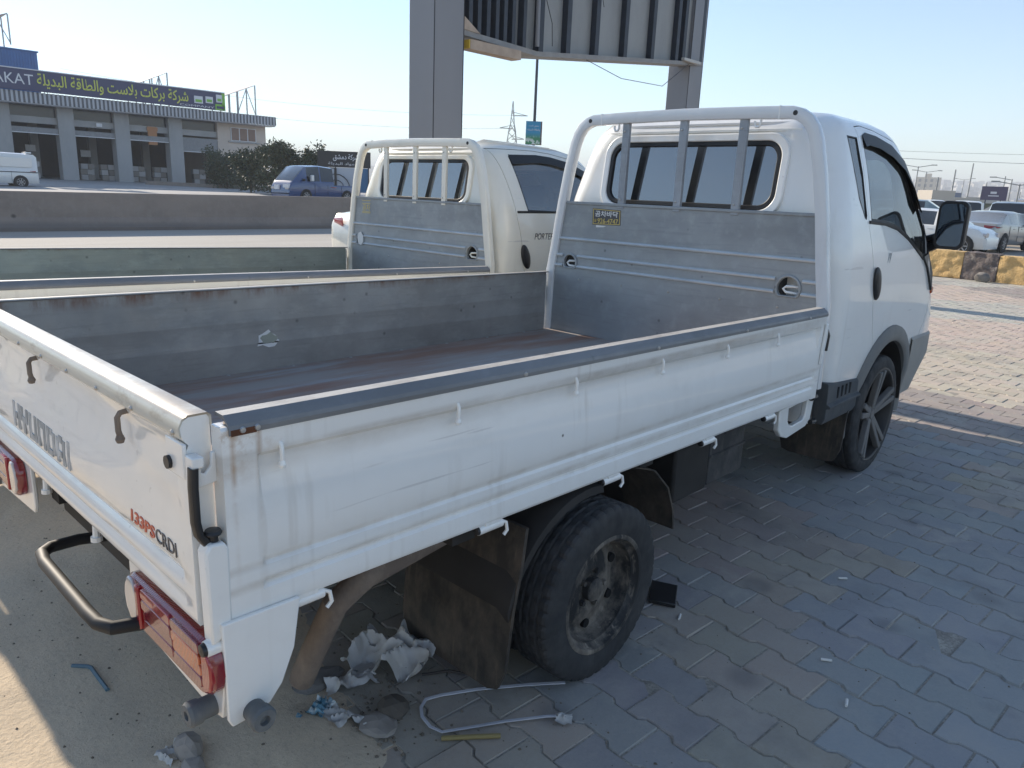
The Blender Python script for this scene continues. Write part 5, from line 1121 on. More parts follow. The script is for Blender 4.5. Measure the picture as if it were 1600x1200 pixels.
def car(name, label, cat, style, paint, loc, rz, tint=None, plate=True, group=None, wheels=(-1.42, 1.40), R=.325, glass_m=None, lamps=True):
    gm = glass_m or CARGLASS
    Cc = empty(name, label, cat, loc, rz, group)
    rings = []
    for x, b, r, w, f in style:
        wt = w * (.80 if f in (2, 3, 4, 5) else .90); rr_ = max(r, b + .004)
        R_ = [(-w * .90, .24), (-w * .97, .36), (-w, .60), (-w * .985, b - .06), (-w * .955, b), (-wt, rr_ - (.06 if f in (2, 3, 4, 5) else .006)), (-wt * .80, rr_ - .004)]
        rings.append([(x, y, min(z, max(b, .3)) if z < .7 else z) for y, z in R_] + [(x, 0, rr_ + .012)] + [(x, -y, min(z, max(b, .3)) if z < .7 else z) for y, z in reversed(R_)])
    k_ = len(rings[0]); paintf = MB(); paintf.loft(rings)
    mi = []; n = len(rings)
    for i in range(n - 1):
        f0, f1 = style[i][4], style[i + 1][4]
        for q in range(k_):
            g = 0
            if q in (4, k_ - 6) and f0 in (3,) and f1 in (4, 5): g = 1      # side windows
            if q in (4, k_ - 6) and f0 == 2: g = 0
            if q in (4, k_ - 6) and f0 == 1 and f1 == 2: g = 0
            if q in (6, 7) and ((f0 == 1 and f1 == 2) or (f0 == 1 and f1 == 0 and i > 3)): g = 1
            if q in (5, 8) and ((f0 == 1 and f1 == 2) or (f0 == 1 and f1 == 0 and i > 3)): g = 1
            mi.append(g)
    mi += [0, 0]; paintf.mi = mi
    body = paintf.build('body', [paint, gm], Cc, angle=38)
    wmax = max(s[3] for s in style)
    for x in wheels:
        for s in (-1, 1):
            mb = MB(); mb.lathe([(.0001, s * .004), (R + .045, s * .004), (R + .05, -s * .05)], (x, s * wmax * .993, R), 'Y', 20); mb.build('wheel_arch', CARTYRE, body)
            mb = MB(); mb.lathe([(R * .62, s * .012), (R * .68, s * .020), (R * .95, s * .016), (R, -s * .02), (R, -s * .16)], (x, s * wmax * .985, R), 'Y', 24); wl_ = mb.build('wheel', CARTYRE, Cc)
            mb = MB()
            mb.lathe([(R * .64, s * .015), (R * .58, s * .010), (.0001, -s * .01)], (x, s * wmax * .985, R), 'Y', 20)
            for q in range(7): a = q * 2 * pi / 7; mb.beam((x + .03 * cos(a), s * (wmax * .985 + .012), R + .03 * sin(a)), (x + R * .6 * cos(a), s * (wmax * .985 + .014), R + R * .6 * sin(a)), .035, .02, up=(0, 1, 0))
            mb.build('rim', CARRIM, wl_)
    x0 = style[0][0]; x1 = style[-1][0]; b2 = style[2][1]
    for s in (-1, 1):
        if lamps:
            zt = b2 - .12
            mb = MB(); xs = [(style[1][0] - .02, .44), (style[1][0] + .01, .70), (style[2][0] + .0, .895 * wmax / .9), (style[2][0] + .28, .90 * wmax / .9)]
            mb.loft([[(xx, s * yy, zt + .075 - .02 * i), (xx - .012, s * (yy + .006), zt + .03), (xx - .012, s * (yy + .006), zt - .04 + .02 * i), (xx, s * yy, zt - .075 + .03 * i)] for i, (xx, yy) in enumerate(xs)]); mb.build('tail_lamp', LAMP_RED, body)
            mb = MB(); mb.prism(rrect(s * .60, .70, .30, .13, .05), lambda u, v, d: (style[-3][0] + .10 + d, u, v), 0, .16); mb.build('headlight', LAMP_WHITE, body)
        xm = [q[0] for q in style if q[4] == 5][0]; bm_ = [q[1] for q in style if q[4] == 5][0]
        mb = MB(); mb.box((xm + .32, s * (wmax + .09), bm_ + .07), (.10, .20, .13)); mb.build('wing_mirror', BLACK, body, bevel=.03)
        mb = MB()
        for q in (-.55, .35): mb.box((q, s * (wmax * .992), .83), (.16, .02, .025))
        mb.build('door_handle', paint, body)
        mb = MB()
        for q in (-1.02, -.06, .82): mb.box((q, s * (wmax * .995), .64), (.012, .01, .58))
        mb.build('door_seam', CARTYRE, body)
    if plate: mb = MB(); mb.box((x0 - .005 + .03, 0, .70), (.03, .46, .11)); mb.build('number_plate', SIGNWHITE, body)
    mb = MB(); mb.box((x0 + .05, 0, .36), (.10, 1.3, .10)); mb.build('bumper_insert', CARTYRE, body)
    return Cc
SILVER = plain('silver_paint', (0.30, 0.29, 0.27), 0.28, 0.35, 0.8); PEARL = car_paint('pearl_paint', (0.72, 0.72, 0.70), 0.15); TEAL = plain('grey_blue_paint', (0.16, 0.22, 0.24), 0.3, 0.3, 0.8); PALEBLUE = plain('pale_blue_paint', (0.30, 0.37, 0.42), 0.3, 0.3, 0.8); DARKBLUE = plain('dark_blue_paint', (0.030, 0.062, 0.17), 0.25, 0.0, 0.9)
car('parked_car', 'silver sedan seen from behind, red tail lamp, past the yellow blocks', 'car', SEDAN, SILVER, (33.7, 4.75, .03), -.10, glass_m=CARGLASS_L, group='cars in the parking lot')
car('parked_car', 'white hatchback side-on behind the big door mirror of the truck', 'car', HATCH, PEARL, (28.9, 5.75, .0), radians(-94), group='cars in the parking lot')
car('parked_car', 'pale blue off-roader behind the silver sedan roof', 'car', SUV, PALEBLUE, (44.0, 6.2, .25), .15, group='cars in the parking lot')
car('parked_car', 'white car with dark rear glass left of the pale blue off-roader', 'car', SUV, PEARL, (50.5, 9.6, .30), .2, group='cars in the parking lot')
car('parked_car', 'grey-blue sedan on the far side of the silver sedan', 'car', SEDAN, TEAL, (42.2, 3.1, .18), -.5, group='cars in the parking lot')
car('parked_car', 'dark-roofed hatchback just above the truck mirror', 'car', HATCH, TEAL, (38.5, 9.0, .4), radians(-80), group='cars in the parking lot')
for i, (x, y, rz, m_, st) in enumerate(((70, 16.6, .3, PEARL, SUV), (74, 12.2, 1.2, SILVER, SEDAN), (62, 7.6, .4, PEARL, HATCH), (80, 20.5, -1.2, PEARL, SUV))):
    car('parked_car', ('far white off-roader below the purple billboard', 'far silver sedan at the back of the parking lot', 'far white hatchback behind the pale blue off-roader', 'farthest white off-roader near the pale apartment block')[i], 'car', st, m_, (x, y, .5), rz, group='cars in the parking lot')
car('parked_car', 'white sedan tail showing behind the cream truck headboard', 'car', SEDAN, WHITE2, (9.15, 8.45, -.02), .04)
# white van in the yard
VAN = [(-2.40, .75, .75, .80, 0), (-2.36, 1.0, 1.74, .86, 0), (-2.22, 1.05, 1.88, .88, 0), (-1.9, 1.05, 1.93, .90, 3), (-.6, 1.05, 1.95, .905, 4), (-.5, 1.05, 1.95, .905, 3), (.6, 1.05, 1.93, .90, 5), (1.0, 1.05, 1.86, .90, 1), (1.7, 1.08, 1.14, .88, 0), (2.3, .92, .95, .84, 0), (2.45, .6, .6, .76, 0)]
vn = car('parked_van', 'white panel van parked in front of the workshop, seen side-on', 'van', VAN, PEARL, (10.75, 50.2, .53), pi - .06, glass_m=PEARL, R=.33, wheels=(-1.45, 1.5))
mb = MB(); mb.prism(rrect(-1.1, 1.42, 2.0, .52, .08), lambda u, v, d: (u, d * 1.0, v), .885, .893); mb.build('side_panel', PEARL, vn, bevel=.004)
mb = MB(); mb.box2((-2.35, .905, .86), (1.6, .918, .90)); mb.build('side_moulding', CARTYRE, vn)
mb = MB(); mb.box2((-2.2, -.5, 1.935), (-1.9, .5, 2.02)); mb.build('roof_lamp_bar', PEARL, vn, bevel=.02)
# dark blue crew-cab pickup behind the barrier
CREW = [(-2.45, .80, .82, .84, 0), (-2.40, .90, .92, .86, 0), (-.52, .92, .94, .87, 0), (-.50, 1.10, 1.86, .87, 3), (.38, 1.10, 1.93, .87, 4), (.46, 1.10, 1.93, .87, 3), (1.30, 1.08, 1.88, .86, 5), (1.42, 1.08, 1.84, .86, 1), (2.22, 1.02, 1.08, .84, 0), (2.40, .80, .82, .82, 0), (2.46, .45, .46, .78, 0)]
cp = car('crew_cab_pickup', 'dark blue crew-cab pickup facing left behind the concrete barrier', 'pickup', CREW, DARKBLUE, (23.0, 35.4, gz(23, 35.4)), pi + .12, glass_m=CARGLASS, R=.32)
mb = MB()
for a in (-.62, -.70): mb.beam((a, -.80, .9), (a, -.80, 1.86), .05); mb.beam((a, .80, .9), (a, .80, 1.86), .05)
mb.beam((-.66, -.8, 1.86), (-.66, .8, 1.86), .05); mb.build('ladder_rack', BLACK, cp)
mb = MB(); mb.box2((1.0, .88, 1.10), (1.16, 1.05, 1.42)); mb.build('side_mirror', PEARL, cp, bevel=.03)
mb = MB(); mb.box2((2.36, -.45, .62), (2.49, -.05, .86)); mb.box2((2.36, .30, .72), (2.49, .76, .90)); mb.build('front_plate', SIGNWHITE, cp)

# ------------------------------------------------------------------ trees and signs behind the barrier
def leafmat(name, c):
    k = M(name, c, 0.6); k.over(k.noise(1.2, 4, lo=0.35, hi=0.65), tuple(x * .5 for x in c), 0.8); k.over(k.noise(11, 3, lo=0.5, hi=0.7), (c[0] * 1.9, c[1] * 1.6, c[2] * 1.2), 0.6); return k.m
LEAF = leafmat('dark_leaf', (0.040, 0.062, 0.026)); LEAF2 = leafmat('olive_leaf', (0.060, 0.078, 0.034)); BARK = plain('bark', (0.10, 0.075, 0.055), 0.9, var=0.4)
def bush(lab, x, y, h, w, n, m_, seed, spiky=0.5, name='evergreen_tree', cat='tree'):
    rr = random.Random(seed); z0 = gz(x, y) - .05; T_ = empty(name, lab, cat, (x, y, z0), rr.uniform(0, 6), 'trees between the yard and the barrier')
    mb = MB(); mb.tube([(0, 0, 0), (.05, .02, h * .4), (0, .05, h * .85)], .07, 7); stems = []
    for i in range(14):
        a = rr.uniform(0, 6.28); zb_ = rr.uniform(.1, .7) * h; e = Vector((cos(a) * w * rr.uniform(.5, 1), sin(a) * w * rr.uniform(.5, 1), min(h * 1.02, zb_ + h * rr.uniform(.15, .45)))); stems.append((Vector((0, 0, zb_)), e)); mb.tube([(0, 0, zb_), (Vector((0, 0, zb_)) + e) / 2 + Vector((0, 0, .05)), e], .018, 5)
    mb.build('trunk', BARK, T_); lf = MB(); cl = [(rr.choice(stems), rr.random()) for _ in range(60)]
    for i in range(n):
        (a, b), t = rr.choice(cl); c = a.lerp(b, .35 + .65 * t) + Vector((rr.gauss(0, .20), rr.gauss(0, .20), rr.gauss(0, .22)))
        if rr.random() < .15: c = Vector((rr.gauss(0, w * .3), rr.gauss(0, w * .3), rr.uniform(.05, .8) * h))
        if c.z < .02: continue
        d = Vector((rr.gauss(0, 1), rr.gauss(0, 1), rr.gauss(.4, .8))).normalized(); s_ = rr.uniform(.10, .22); u = d.cross(Vector((rr.gauss(0, 1), rr.gauss(0, 1), .3))).normalized()
        lf.add([c, c + d * s_ * .6 + u * s_ * .28, c + d * s_ * 1.5, c + d * s_ * .6 - u * s_ * .28], [(0, 1, 2, 3)])
    cr_ = lf.build('crown', m_, T_, smooth=False); return T_
bush('broad dark green tree left of the blue pickup, tallest of the row', 26.2, 45.6, 3.3, 1.8, 8000, LEAF2, 1)
bush('pointed dark conifer right behind the blue pickup cab', 27.9, 44.2, 3.35, 1.3, 6000, LEAF, 2)
bush('round bush between the pink side wing and the broad tree', 26.2, 49.0, 2.9, 1.6, 6500, LEAF, 3)
bush('small thin shrub against the workshop side wing', 29.0, 60.0, 3.2, .9, 1800, LEAF, 4)
bush('low dark bush in front of the workshop end', 28.6, 57.5, 2.5, 1.9, 5000, LEAF, 6)
hd = MB(); rr = random.Random(9)
for i in range(7000):
    c = Vector((rr.uniform(28.8, 32.2), 60.5 + rr.uniform(-.6, .6), gz(28, 60) + rr.uniform(0, 1.5))); d = Vector((rr.gauss(0, 1), rr.gauss(0, 1), rr.gauss(.3, .8))).normalized(); u = d.cross(Vector((.3, .2, 1))).normalized(); s_ = .13
    hd.add([c, c + d * s_ * .5 + u * s_ * .3, c + d * s_ * 1.4, c + d * s_ * .5 - u * s_ * .3], [(0, 1, 2, 3)])
tag(hd.build('hedge', LEAF, smooth=False), 'clipped dark hedge along the workshop side wing', 'hedge')
mb = MB(); mb.beam((24.0, 62, gz(24, 62) + .1), (31.5, 56.0, gz(31, 56) + .1), .3, .35); tag(mb.build('kerb', CONC), kind='structure')
# yard billboard with black head
YB = empty('shop_billboard', 'black-topped shop signboard on a frame behind the blue pickup', 'signboard', (25.35, 39.0, gz(25, 39)), atan2(-2.35, 2.2))
BLK = plain('sign_black', (0.02, 0.02, 0.022), 0.5)
mb = MB(); mb.box2((0, 0, 1.95), (3.2, .12, 2.88)); bd = mb.build('head_panel', BLK, YB)
text_obj('arabic_lettering', arabic('شركة دمشق'), SIGNWHITE, 1, (1.72, -.01, 2.52), (1, 0, 0), (0, 0, 1), bd, width=1.55, height=.42, depth=.01, bold=.012)
text_obj('lower_lettering', arabic('لا مواد البديلة'), SIGNWHITE, 1, (1.6, -.01, 2.15), (1, 0, 0), (0, 0, 1), bd, width=1.9, height=.20, depth=.01)
mb = MB(); mb.box2((.22, .02, .7), (2.5, .10, 1.93)); mb.build('white_panel', plain('panel_pale', (0.46, 0.49, 0.53), 0.6), YB); mb = MB(); mb.box2((2.52, .02, .5), (3.1, .10, 1.93)); mb.build('blue_panel', plain('panel_blue', (0.05, 0.16, 0.30), 0.6), YB)
mb = MB(); mb.tube([(.2 + .9 + .85 * cos(a), -.05, .7 + .85 * sin(a)) for a in [pi * i / 10 for i in range(11)]], .03, 6); mb.tube([(.2 + .9 + .5 * cos(a), -.05, .7 + .5 * sin(a)) for a in [pi * i / 10 for i in range(11)]], .025, 6)
for q in (.0, 1.1, 2.5, 3.1): mb.beam((q, -.05, -.1), (q, -.05, 1.95), .06, up=(1, 0, 0))
mb.build('frame', RIBSTEEL, YB)
# mast with a blue poster box
LP = empty('lamp_mast', 'slim lamp mast carrying a blue poster box above the cream truck', 'lamp post', (30.85, 26.4, gz(30, 26)), atan2(-.72, .69))
mb = MB(); mb.lathe([(.11, 0), (.085, 3.0), (.06, 12.0), (.0001, 12.0)], (0, 0, 0), 'Z', 12); mb.build('mast', RIBSTEEL, LP)
mb = MB(); mb.beam((0, 0, 11.9), (1.6, 0, 12.2), .07); mb.box((1.8, 0, 12.2), (.6, .2, .1)); mb.build('lamp_arm', RIBSTEEL, LP)
z0 = gz(30, 26); PBLUE = M('poster_blue', (0.02, 0.24, 0.42), 0.5); PBLUE.over(PBLUE.axis('Z', 4.25, 3.95), (0.04, 0.22, 0.10)); PBLUE.over(PBLUE.mul(PBLUE.axis('Z', 4.12, 3.8), PBLUE.noise(5, 3, lo=.5, hi=.58)), (0.6, 0.65, 0.62)); PBLUE = PBLUE.m
mb = MB(); mb.box2((-.45, -.24, 3.62), (.42, -.10, 4.82)); pb_ = mb.build('poster_box', plain('poster_side_brown', (0.12, 0.085, 0.085), 0.6), LP, smooth=False)
mb = MB(); mb.box2((-.44, -.25, 3.64), (.34, -.242, 4.81)); mb.build('poster', PBLUE, pb_)
text_obj('poster_line', arabic('دمشق بلاست'), SIGNWHITE, 1, (-.03, -.254, 4.58), (1, 0, 0), (0, 0, 1), pb_, width=.55, height=.12, depth=.004); text_obj('poster_line', arabic('والطاقة البديلة'), SIGNWHITE, 1, (-.03, -.254, 4.38), (1, 0, 0), (0, 0, 1), pb_, width=.66, height=.13, depth=.004)
# lattice pylon and lines
PYL = plain('pylon_steel', (0.26, 0.27, 0.27), 0.6, 0.3)
PT = empty('power_pylon', 'distant lattice power pylon left of the blue poster', 'pylon', (228.5, 217.6, 3.5), .8)
mb = MB(); H = 33.0; wd = lambda z: 1.35 * lerp(2.9, .8, min(1, z / 24)) if z < 24 else lerp(.8, .05, (z - 24) / 9)
lv = [0, 5, 10, 14, 18, 21, 24, 27, 30, 33]
for a, b in zip(lv, lv[1:]):
    for i in range(4):
        c = [(1, 1), (-1, 1), (-1, -1), (1, -1)]; p, q = c[i], c[(i + 1) % 4]; A, Bb = wd(a), wd(b)
        mb.beam((p[0] * A, p[1] * A, a), (p[0] * Bb, p[1] * Bb, b), .34); mb.beam((p[0] * A, p[1] * A, a), (q[0] * Bb, q[1] * Bb, b), .14); mb.beam((q[0] * A, q[1] * A, a), (p[0] * Bb, p[1] * Bb, b), .14)
mb.build('tower_lattice', PYL, PT); mb = MB()
for z, sgn, w_ in ((27.5, 1, 6.0), (22.5, -1, 5.0), (18.5, 1, 5.0)): mb.beam((0, 0, z), (0, -sgn * w_, z + .2), .35); mb.beam((0, 0, z + 1.4), (0, -sgn * w_, z + .2), .22)
mb.build('cross_arms', PYL, PT)
WIRE = plain('wire_grey', (0.16, 0.165, 0.17), 0.6)
def wire(lab, a, b, sag, r):
    a, b = Vector(a), Vector(b); mb = MB(); mb.tube([a.lerp(b, t) - Vector((0, 0, sag * 4 * t * (1 - t))) for t in [i / 14 for i in range(15)]], r, 5); tag(mb.build('power_line', WIRE), lab, 'power line', 'overhead power lines')
wire('faint overhead power line running left from the pylon top', (228.5, 213, 31.0), (90, 300, 36), 4, .045)
wire('faint overhead power line running left from the lower pylon arm', (226, 221, 26.0), (88, 300, 30), 4, .045)
wire('upper overhead power line over the parking lot at the right', (150, 66, 12.6), (190, 24.5, 13.0), .3, .030)
wire('lower overhead power line over the parking lot at the right', (150, 64, 11.4), (190, 25, 11.2), .3, .045)

# ------------------------------------------------------------------ painted blocks, far right side
def block_mat(name, base, dark):
    k = M(name, base, 0.85); k.over(k.noise(6, 6, 0.7, lo=0.5, hi=0.72), dark, 0.6); k.over(k.noise(2.2, 5, 0.6, lo=0.62, hi=0.68), (0.36, 0.33, 0.29), 0.8); k.bump(k.noise(11, 7, 0.7, lo=0, hi=1), 0.9, 0.05); return k.m
BY = block_mat('worn_yellow_paint', (0.66, 0.44, 0.19), (0.54, 0.36, 0.16)); BK = block_mat('worn_black_paint', (0.16, 0.13, 0.12), (0.30, 0.265, 0.24))
def rough_block(lab, y0, y1, m_, hgt, seed):
    mb = MB(); n, mz = 22, 12
    def P(f, u, v):
        y = lerp(y0, y1, u); j = .030 * noise.noise((f * 3 + y * 5, v * 5, seed)) + .018 * noise.noise((f * 3 + y * 17, v * 13, seed)) - (.05 * max(0, noise.noise((y * 6, 3, seed)) - .1) if (f == 1 or (f == 0 and v > .9)) else 0); xf = 18.16 + .17 * (y - .9)
        return {0: (xf + j, y, hgt * v), 1: (lerp(xf, xf + .46, v), y, hgt + j), 2: (xf + .46 + j, y, hgt * (1 - v))}[f]
    rows = [[P(0, u / n, v / mz) for u in range(n + 1)] for v in range(mz + 1)] + [[P(1, u / n, v / 4) for u in range(n + 1)] for v in range(1, 4)] + [[P(2, u / n, v / mz) for u in range(n + 1)] for v in range(mz + 1)]
    vs = [p for r in rows for p in r]; k_ = n + 1; fs = [(r * k_ + i, r * k_ + i + 1, (r + 1) * k_ + i + 1, (r + 1) * k_ + i) for r in range(len(rows) - 1) for i in range(n)]
    fs += [tuple(r * k_ for r in range(len(rows))), tuple(r * k_ + n for r in reversed(range(len(rows))))]; mb.add(vs, fs); tag(mb.build('kerb_block', m_, smooth=True, angle=50), lab, 'kerb block', 'painted blocks edging the paving')
rough_block('yellow painted block next to the truck front, left of the black one', 3.4, 2.13, BY, .58, 1)
rough_block('black painted block between the two yellow blocks', 2.115, 1.43, BK, .585, 2)
rough_block('yellow painted block right of the black one at the picture edge', 1.415, -.2, BY, .56, 3)
rough_block('hidden yellow block behind the truck cab, leftmost of the row', 6.0, 4.15, BY, .57, 4)
def stone(name, lab, cat, c, s, m_, seed, group=None):
    bm = bmesh.new(); bmesh.ops.create_icosphere(bm, subdivisions=2, radius=1)
    for v in bm.verts:
        v.co *= 1 + .28 * noise.noise(v.co * 1.3 + Vector((seed, 0, 0))); v.co = Vector((v.co.x * s[0], v.co.y * s[1], v.co.z * s[2]))
    me = bpy.data.meshes.new(name); bm.to_mesh(me); bm.free(); me.materials.append(m_); o = bpy.data.objects.new(name, me); COL.objects.link(o); o.location = c; return tag(o, lab, cat, group)
STONE = plain('broken_concrete', (0.36, 0.32, 0.28), 0.9, var=0.3, scale=12); STONE_D = plain('broken_paver', (0.22, 0.20, 0.18), 0.9, var=0.3, scale=12)
stone('stone', 'loose grey stone at the foot of the black block', 'stone', (18.0, 1.62, .09), (.14, .16, .12), STONE_D, 3)

# ------------------------------------------------------------------ far right: poles, billboard, flats, hills
PB = empty('roadside_billboard', 'purple roadside billboard far off above the parked cars', 'billboard', (82.9, 15.0, .3), radians(-79))
mb = MB(); mb.box2((-1.05, -.1, 2.2), (1.05, .1, 3.45)); p_ = mb.build('panel', plain('purple_panel', (0.065, 0.05, 0.11), 0.5), PB, smooth=False); mb = MB(); mb.box2((-.3, -.12, 2.78), (.2, -.105, 2.98)); mb.box2((-.45, -.12, 2.55), (.4, -.105, 2.64)); mb.build('panel_print', SIGNWHITE, p_)
mb = MB(); mb.beam((-.6, 0, -.5), (-.6, 0, 2.2), .1, up=(1, 0, 0)); mb.beam((.6, 0, -.5), (.6, 0, 2.2), .1, up=(1, 0, 0)); mb.build('leg', RIBSTEEL, PB)
AP = empty('apartment_block', 'pale yellow apartment block far off by the cab pillar', 'building', (566, 155, 1), radians(15)); AM = plain('flat_yellow', (0.52, 0.44, 0.32), 0.9, var=0.15, scale=.2)
mb = MB(); mb.box2((0, -9, 0), (12, 6, 21)); mb.build('wall', AM, AP, smooth=False); AW = plain('flat_window', (0.10, 0.09, 0.09), 0.5)
for r in range(6):
    for c in range(4): mb = MB(); mb.box2((-.12, -7.8 + 3.5 * c, 1.5 + 3.3 * r), (-.01, -6.2 + 3.5 * c, 3.3 + 3.3 * r)); mb.build('window', AW, AP)
mb = MB(); mb.box2((4, -3, 21), (8, 1, 23.5)); mb.build('stair_tower', AM, AP)
def lamp_post(lab, x, y, h, double=True, z=.5):
    L_ = empty('street_lamp', lab, 'street lamp', (x, y, z), rr.uniform(-.4, .4), 'street lamps along the far road'); mb = MB(); mb.lathe([(.10, -1), (.05, h), (.0001, h)], (0, 0, 0), 'Z', 8); mb.build('post', PYL, L_)
    mb = MB()
    for s in ((-1, 1) if double else (1,)): mb.beam((0, 0, h - .1), (0, s * 1.5, h + .15), .07); mb.box((0, s * 1.7, h + .16), (.2, .6, .1))
    mb.build('lamp_arm', PYL, L_)
lamp_post('double-armed street lamp nearest the cab windscreen pillar', 101.2, 27.2, 5.9); lamp_post('double-armed street lamp second from the cab windscreen pillar', 124.3, 32.6, 6.3); lamp_post('single-armed lamp right of the purple billboard', 89.9, 15.1, 4.2, False); lamp_post('short dark lamp at the right picture edge', 72.5, 11.2, 3.2); lamp_post('street lamp between the flats and the purple billboard', 160, 36, 6.5)
for i in range(9):
    x = 110 + 14 * i; y = x * (.265 - .017 * i) - 2; mb = MB(); mb.lathe([(.14, 0), (.09, 1), (.0001, 1)], (0, 0, 0), 'Z', 7); o = mb.build('utility_pole', PYL); o.location = (x, y, 0); o.scale = (1, 1, 5.5 + (i * 37 % 5) * .8); tag(o, ('tallest', 'first', 'second', 'third', 'fourth', 'fifth', 'sixth', 'seventh', 'eighth')[i] + ' thin utility pole counted rightwards from the pale flats', 'pole', 'utility poles beyond the parking lot')
hill_h = lambda a, r: (46 + 9 * noise.noise((a * 5, 0, 3)) + 4 * noise.noise((a * 17, 0, 5))) * smooth(700, 1750, r) + 3 * noise.noise((a * 30, r * .01, 1)) * smooth(700, 1000, r)
mb = MB(); na, nr = 90, 16; A0, A1 = -.35, 1.0
mb.v = [((650 + 1400 * j / nr) * cos(lerp(A0, A1, i / na)), (650 + 1400 * j / nr) * sin(lerp(A0, A1, i / na)), hill_h(lerp(A0, A1, i / na), 650 + 1400 * j / nr) - 1.0 + (gz(0, min(60, (650 + 1400 * j / nr) * sin(lerp(A0, A1, i / na)))))) for j in range(nr + 1) for i in range(na + 1)]
mb.f = [(j * (na + 1) + i, j * (na + 1) + i + 1, (j + 1) * (na + 1) + i + 1, (j + 1) * (na + 1) + i) for j in range(nr) for i in range(na)]; mb.mi = [0] * len(mb.f)
HILL = plain('hill_earth', (0.23, 0.21, 0.165), 0.95, var=0.4, scale=.02); tag(mb.build('hills', HILL), kind='structure')
mb = MB(); rh = random.Random(21)
for i in range(1700):
    a = rh.uniform(-.05, .42); r = 700 + 1050 * rh.random(); s = rh.uniform(5, 13); h = rh.choice((4, 6, 9, 12)); z = hill_h(a, r) - 2
    mb.box((r * cos(a), r * sin(a), z + h / 2), (s, s * rh.uniform(.6, 1.4), h), rh.randrange(3), Matrix.Rotation(rh.random(), 3, 'Z'))
tag(mb.build('hillside_town', [plain('town_white', (0.68, 0.65, 0.60), 0.9), plain('town_sand', (0.52, 0.47, 0.40), 0.9), plain('town_grey', (0.22, 0.22, 0.23), 0.9)], smooth=False), kind='stuff')
mb = MB()
for i in range(260):      # scrub and low walls on the plain behind the parking lot
    x = rh.uniform(95, 420); y = x * rh.uniform(.0, .36); s = rh.uniform(1.5, 6); mb.box((x, y, .4 + rh.uniform(0, 2)), (s, s, rh.uniform(1, 4)), rh.randrange(4), Matrix.Rotation(rh.random() * 3, 3, 'Z'))
tag(mb.build('roadside_clutter', [bpy.data.materials['town_sand'], bpy.data.materials['town_grey'], LEAF2, plain('clutter_blue', (0.12, 0.16, 0.24), 0.8)], smooth=False), kind='stuff')

# ------------------------------------------------------------------ litter on the ground
def crumple(name, lab, cat, x, y, w, h, rot, amp, mat, seed, n=16, z=.012, fr=9, group=None):
    mb = MB(); vs = []
    for j in range(n + 1):
        for i in range(n + 1):
            u, v = i / n - .5, j / n - .5; e = 1 - .35 * abs(noise.noise((seed, u * 4, v * 4)))
            px, py = u * w * e, v * h * e; d = .55 * noise.noise((px * fr + seed, py * fr, seed)) + .75 * (.5 - 2.2 * abs(noise.noise((px * fr * 1.6, py * fr * 1.6 + seed, 2)))) + .22 * (.5 - 2 * abs(noise.noise((px * fr * 4.5 + seed, py * fr * 4.5, 7)))); px += .3 * amp * noise.noise((px * fr * 1.7, py * fr, seed + 9))
            vs.append((x + px * cos(rot) - py * sin(rot), y + px * sin(rot) + py * cos(rot), z + amp * max(-.15, d + .25)))
    k_ = n + 1; mb.add(vs, [(j * k_ + i, j * k_ + i + 1, (j + 1) * k_ + i + 1, (j + 1) * k_ + i) for j in range(n) for i in range(n)]); return tag(mb.build(name, mat, angle=40), lab, cat, group)
FILM = M('dusty_plastic_film', (0.60, 0.58, 0.56), 0.35); FILM.over(FILM.noise(8, 5, lo=.4, hi=.7), (0.45, 0.41, 0.36), .7); FILM.b.inputs['Transmission Weight'].default_value = .15; FILM = FILM.m
PAPER = plain('dirty_paper', (0.60, 0.57, 0.53), 0.8, var=0.25, scale=14); BWRAP = M('blue_wrapper', (0.12, 0.25, 0.32), 0.35); BWRAP.over(BWRAP.noise(40, 3, lo=.5, hi=.6), (0.5, 0.55, 0.55)); BWRAP = BWRAP.m
crumple('plastic_bag', 'crumpled dusty plastic bag under the exhaust pipe', 'plastic bag', .69, -.45, .19, .27, .5, .105, FILM, 3, 34, .03, 5.5)
crumple('plastic_film', 'torn strip of plastic film lying left of the plastic bag', 'plastic film', .545, -.43, .08, .16, 1.2, .035, FILM, 8, 20, .014, 10)
crumple('foil_wrapper', 'blue crumpled wrapper beside the torn white papers', 'wrapper', .415, -.475, .075, .062, .3, .022, BWRAP, 5, 12, .012, 30)
crumple('foil_scrap', 'tiny blue scrap below the blue wrapper', 'scrap', .345, -.462, .025, .02, .3, .008, BWRAP, 6, 6, .010, 40)
crumple('torn_paper', 'larger torn white paper between blue wrapper and flat stone', 'paper', .425, -.535, .060, .085, .1, .016, PAPER, 11, 10, .012, 18, 'torn papers under the truck')
crumple('torn_paper', 'narrow torn white paper next to the flat stone', 'paper', .462, -.585, .030, .090, .25, .014, PAPER, 12, 8, .012, 18, 'torn papers under the truck')
crumple('torn_paper', 'small folded paper on the end of the white strap', 'paper', .886, -.985, .035, .05, .6, .016, PAPER, 15, 8, .010, 24)
crumple('waste_paper', 'crumpled grey paper at the bottom picture edge', 'paper', .045, -.365, .09, .06, .4, .022, PAPER, 17, 12, .014, 20)
stone('concrete_lump', 'pale lump of broken concrete at the bottom edge by crumpled paper', 'rubble', (.068, -.392, .030), (.034, .048, .034), STONE, 1)
stone('concrete_lump', 'smaller flat lump of concrete right of the pale one', 'rubble', (.055, -.450, .016), (.03, .04, .02), STONE, 5)
stone('flat_stone', 'flat oval stone right of the torn papers', 'stone', (.495, -.640, .010), (.048, .060, .012), STONE, 7)
stone('broken_paver', 'broken slab of paver below the exhaust end', 'stone', (.475, -.355, .012), (.085, .050, .020), STONE_D, 9)
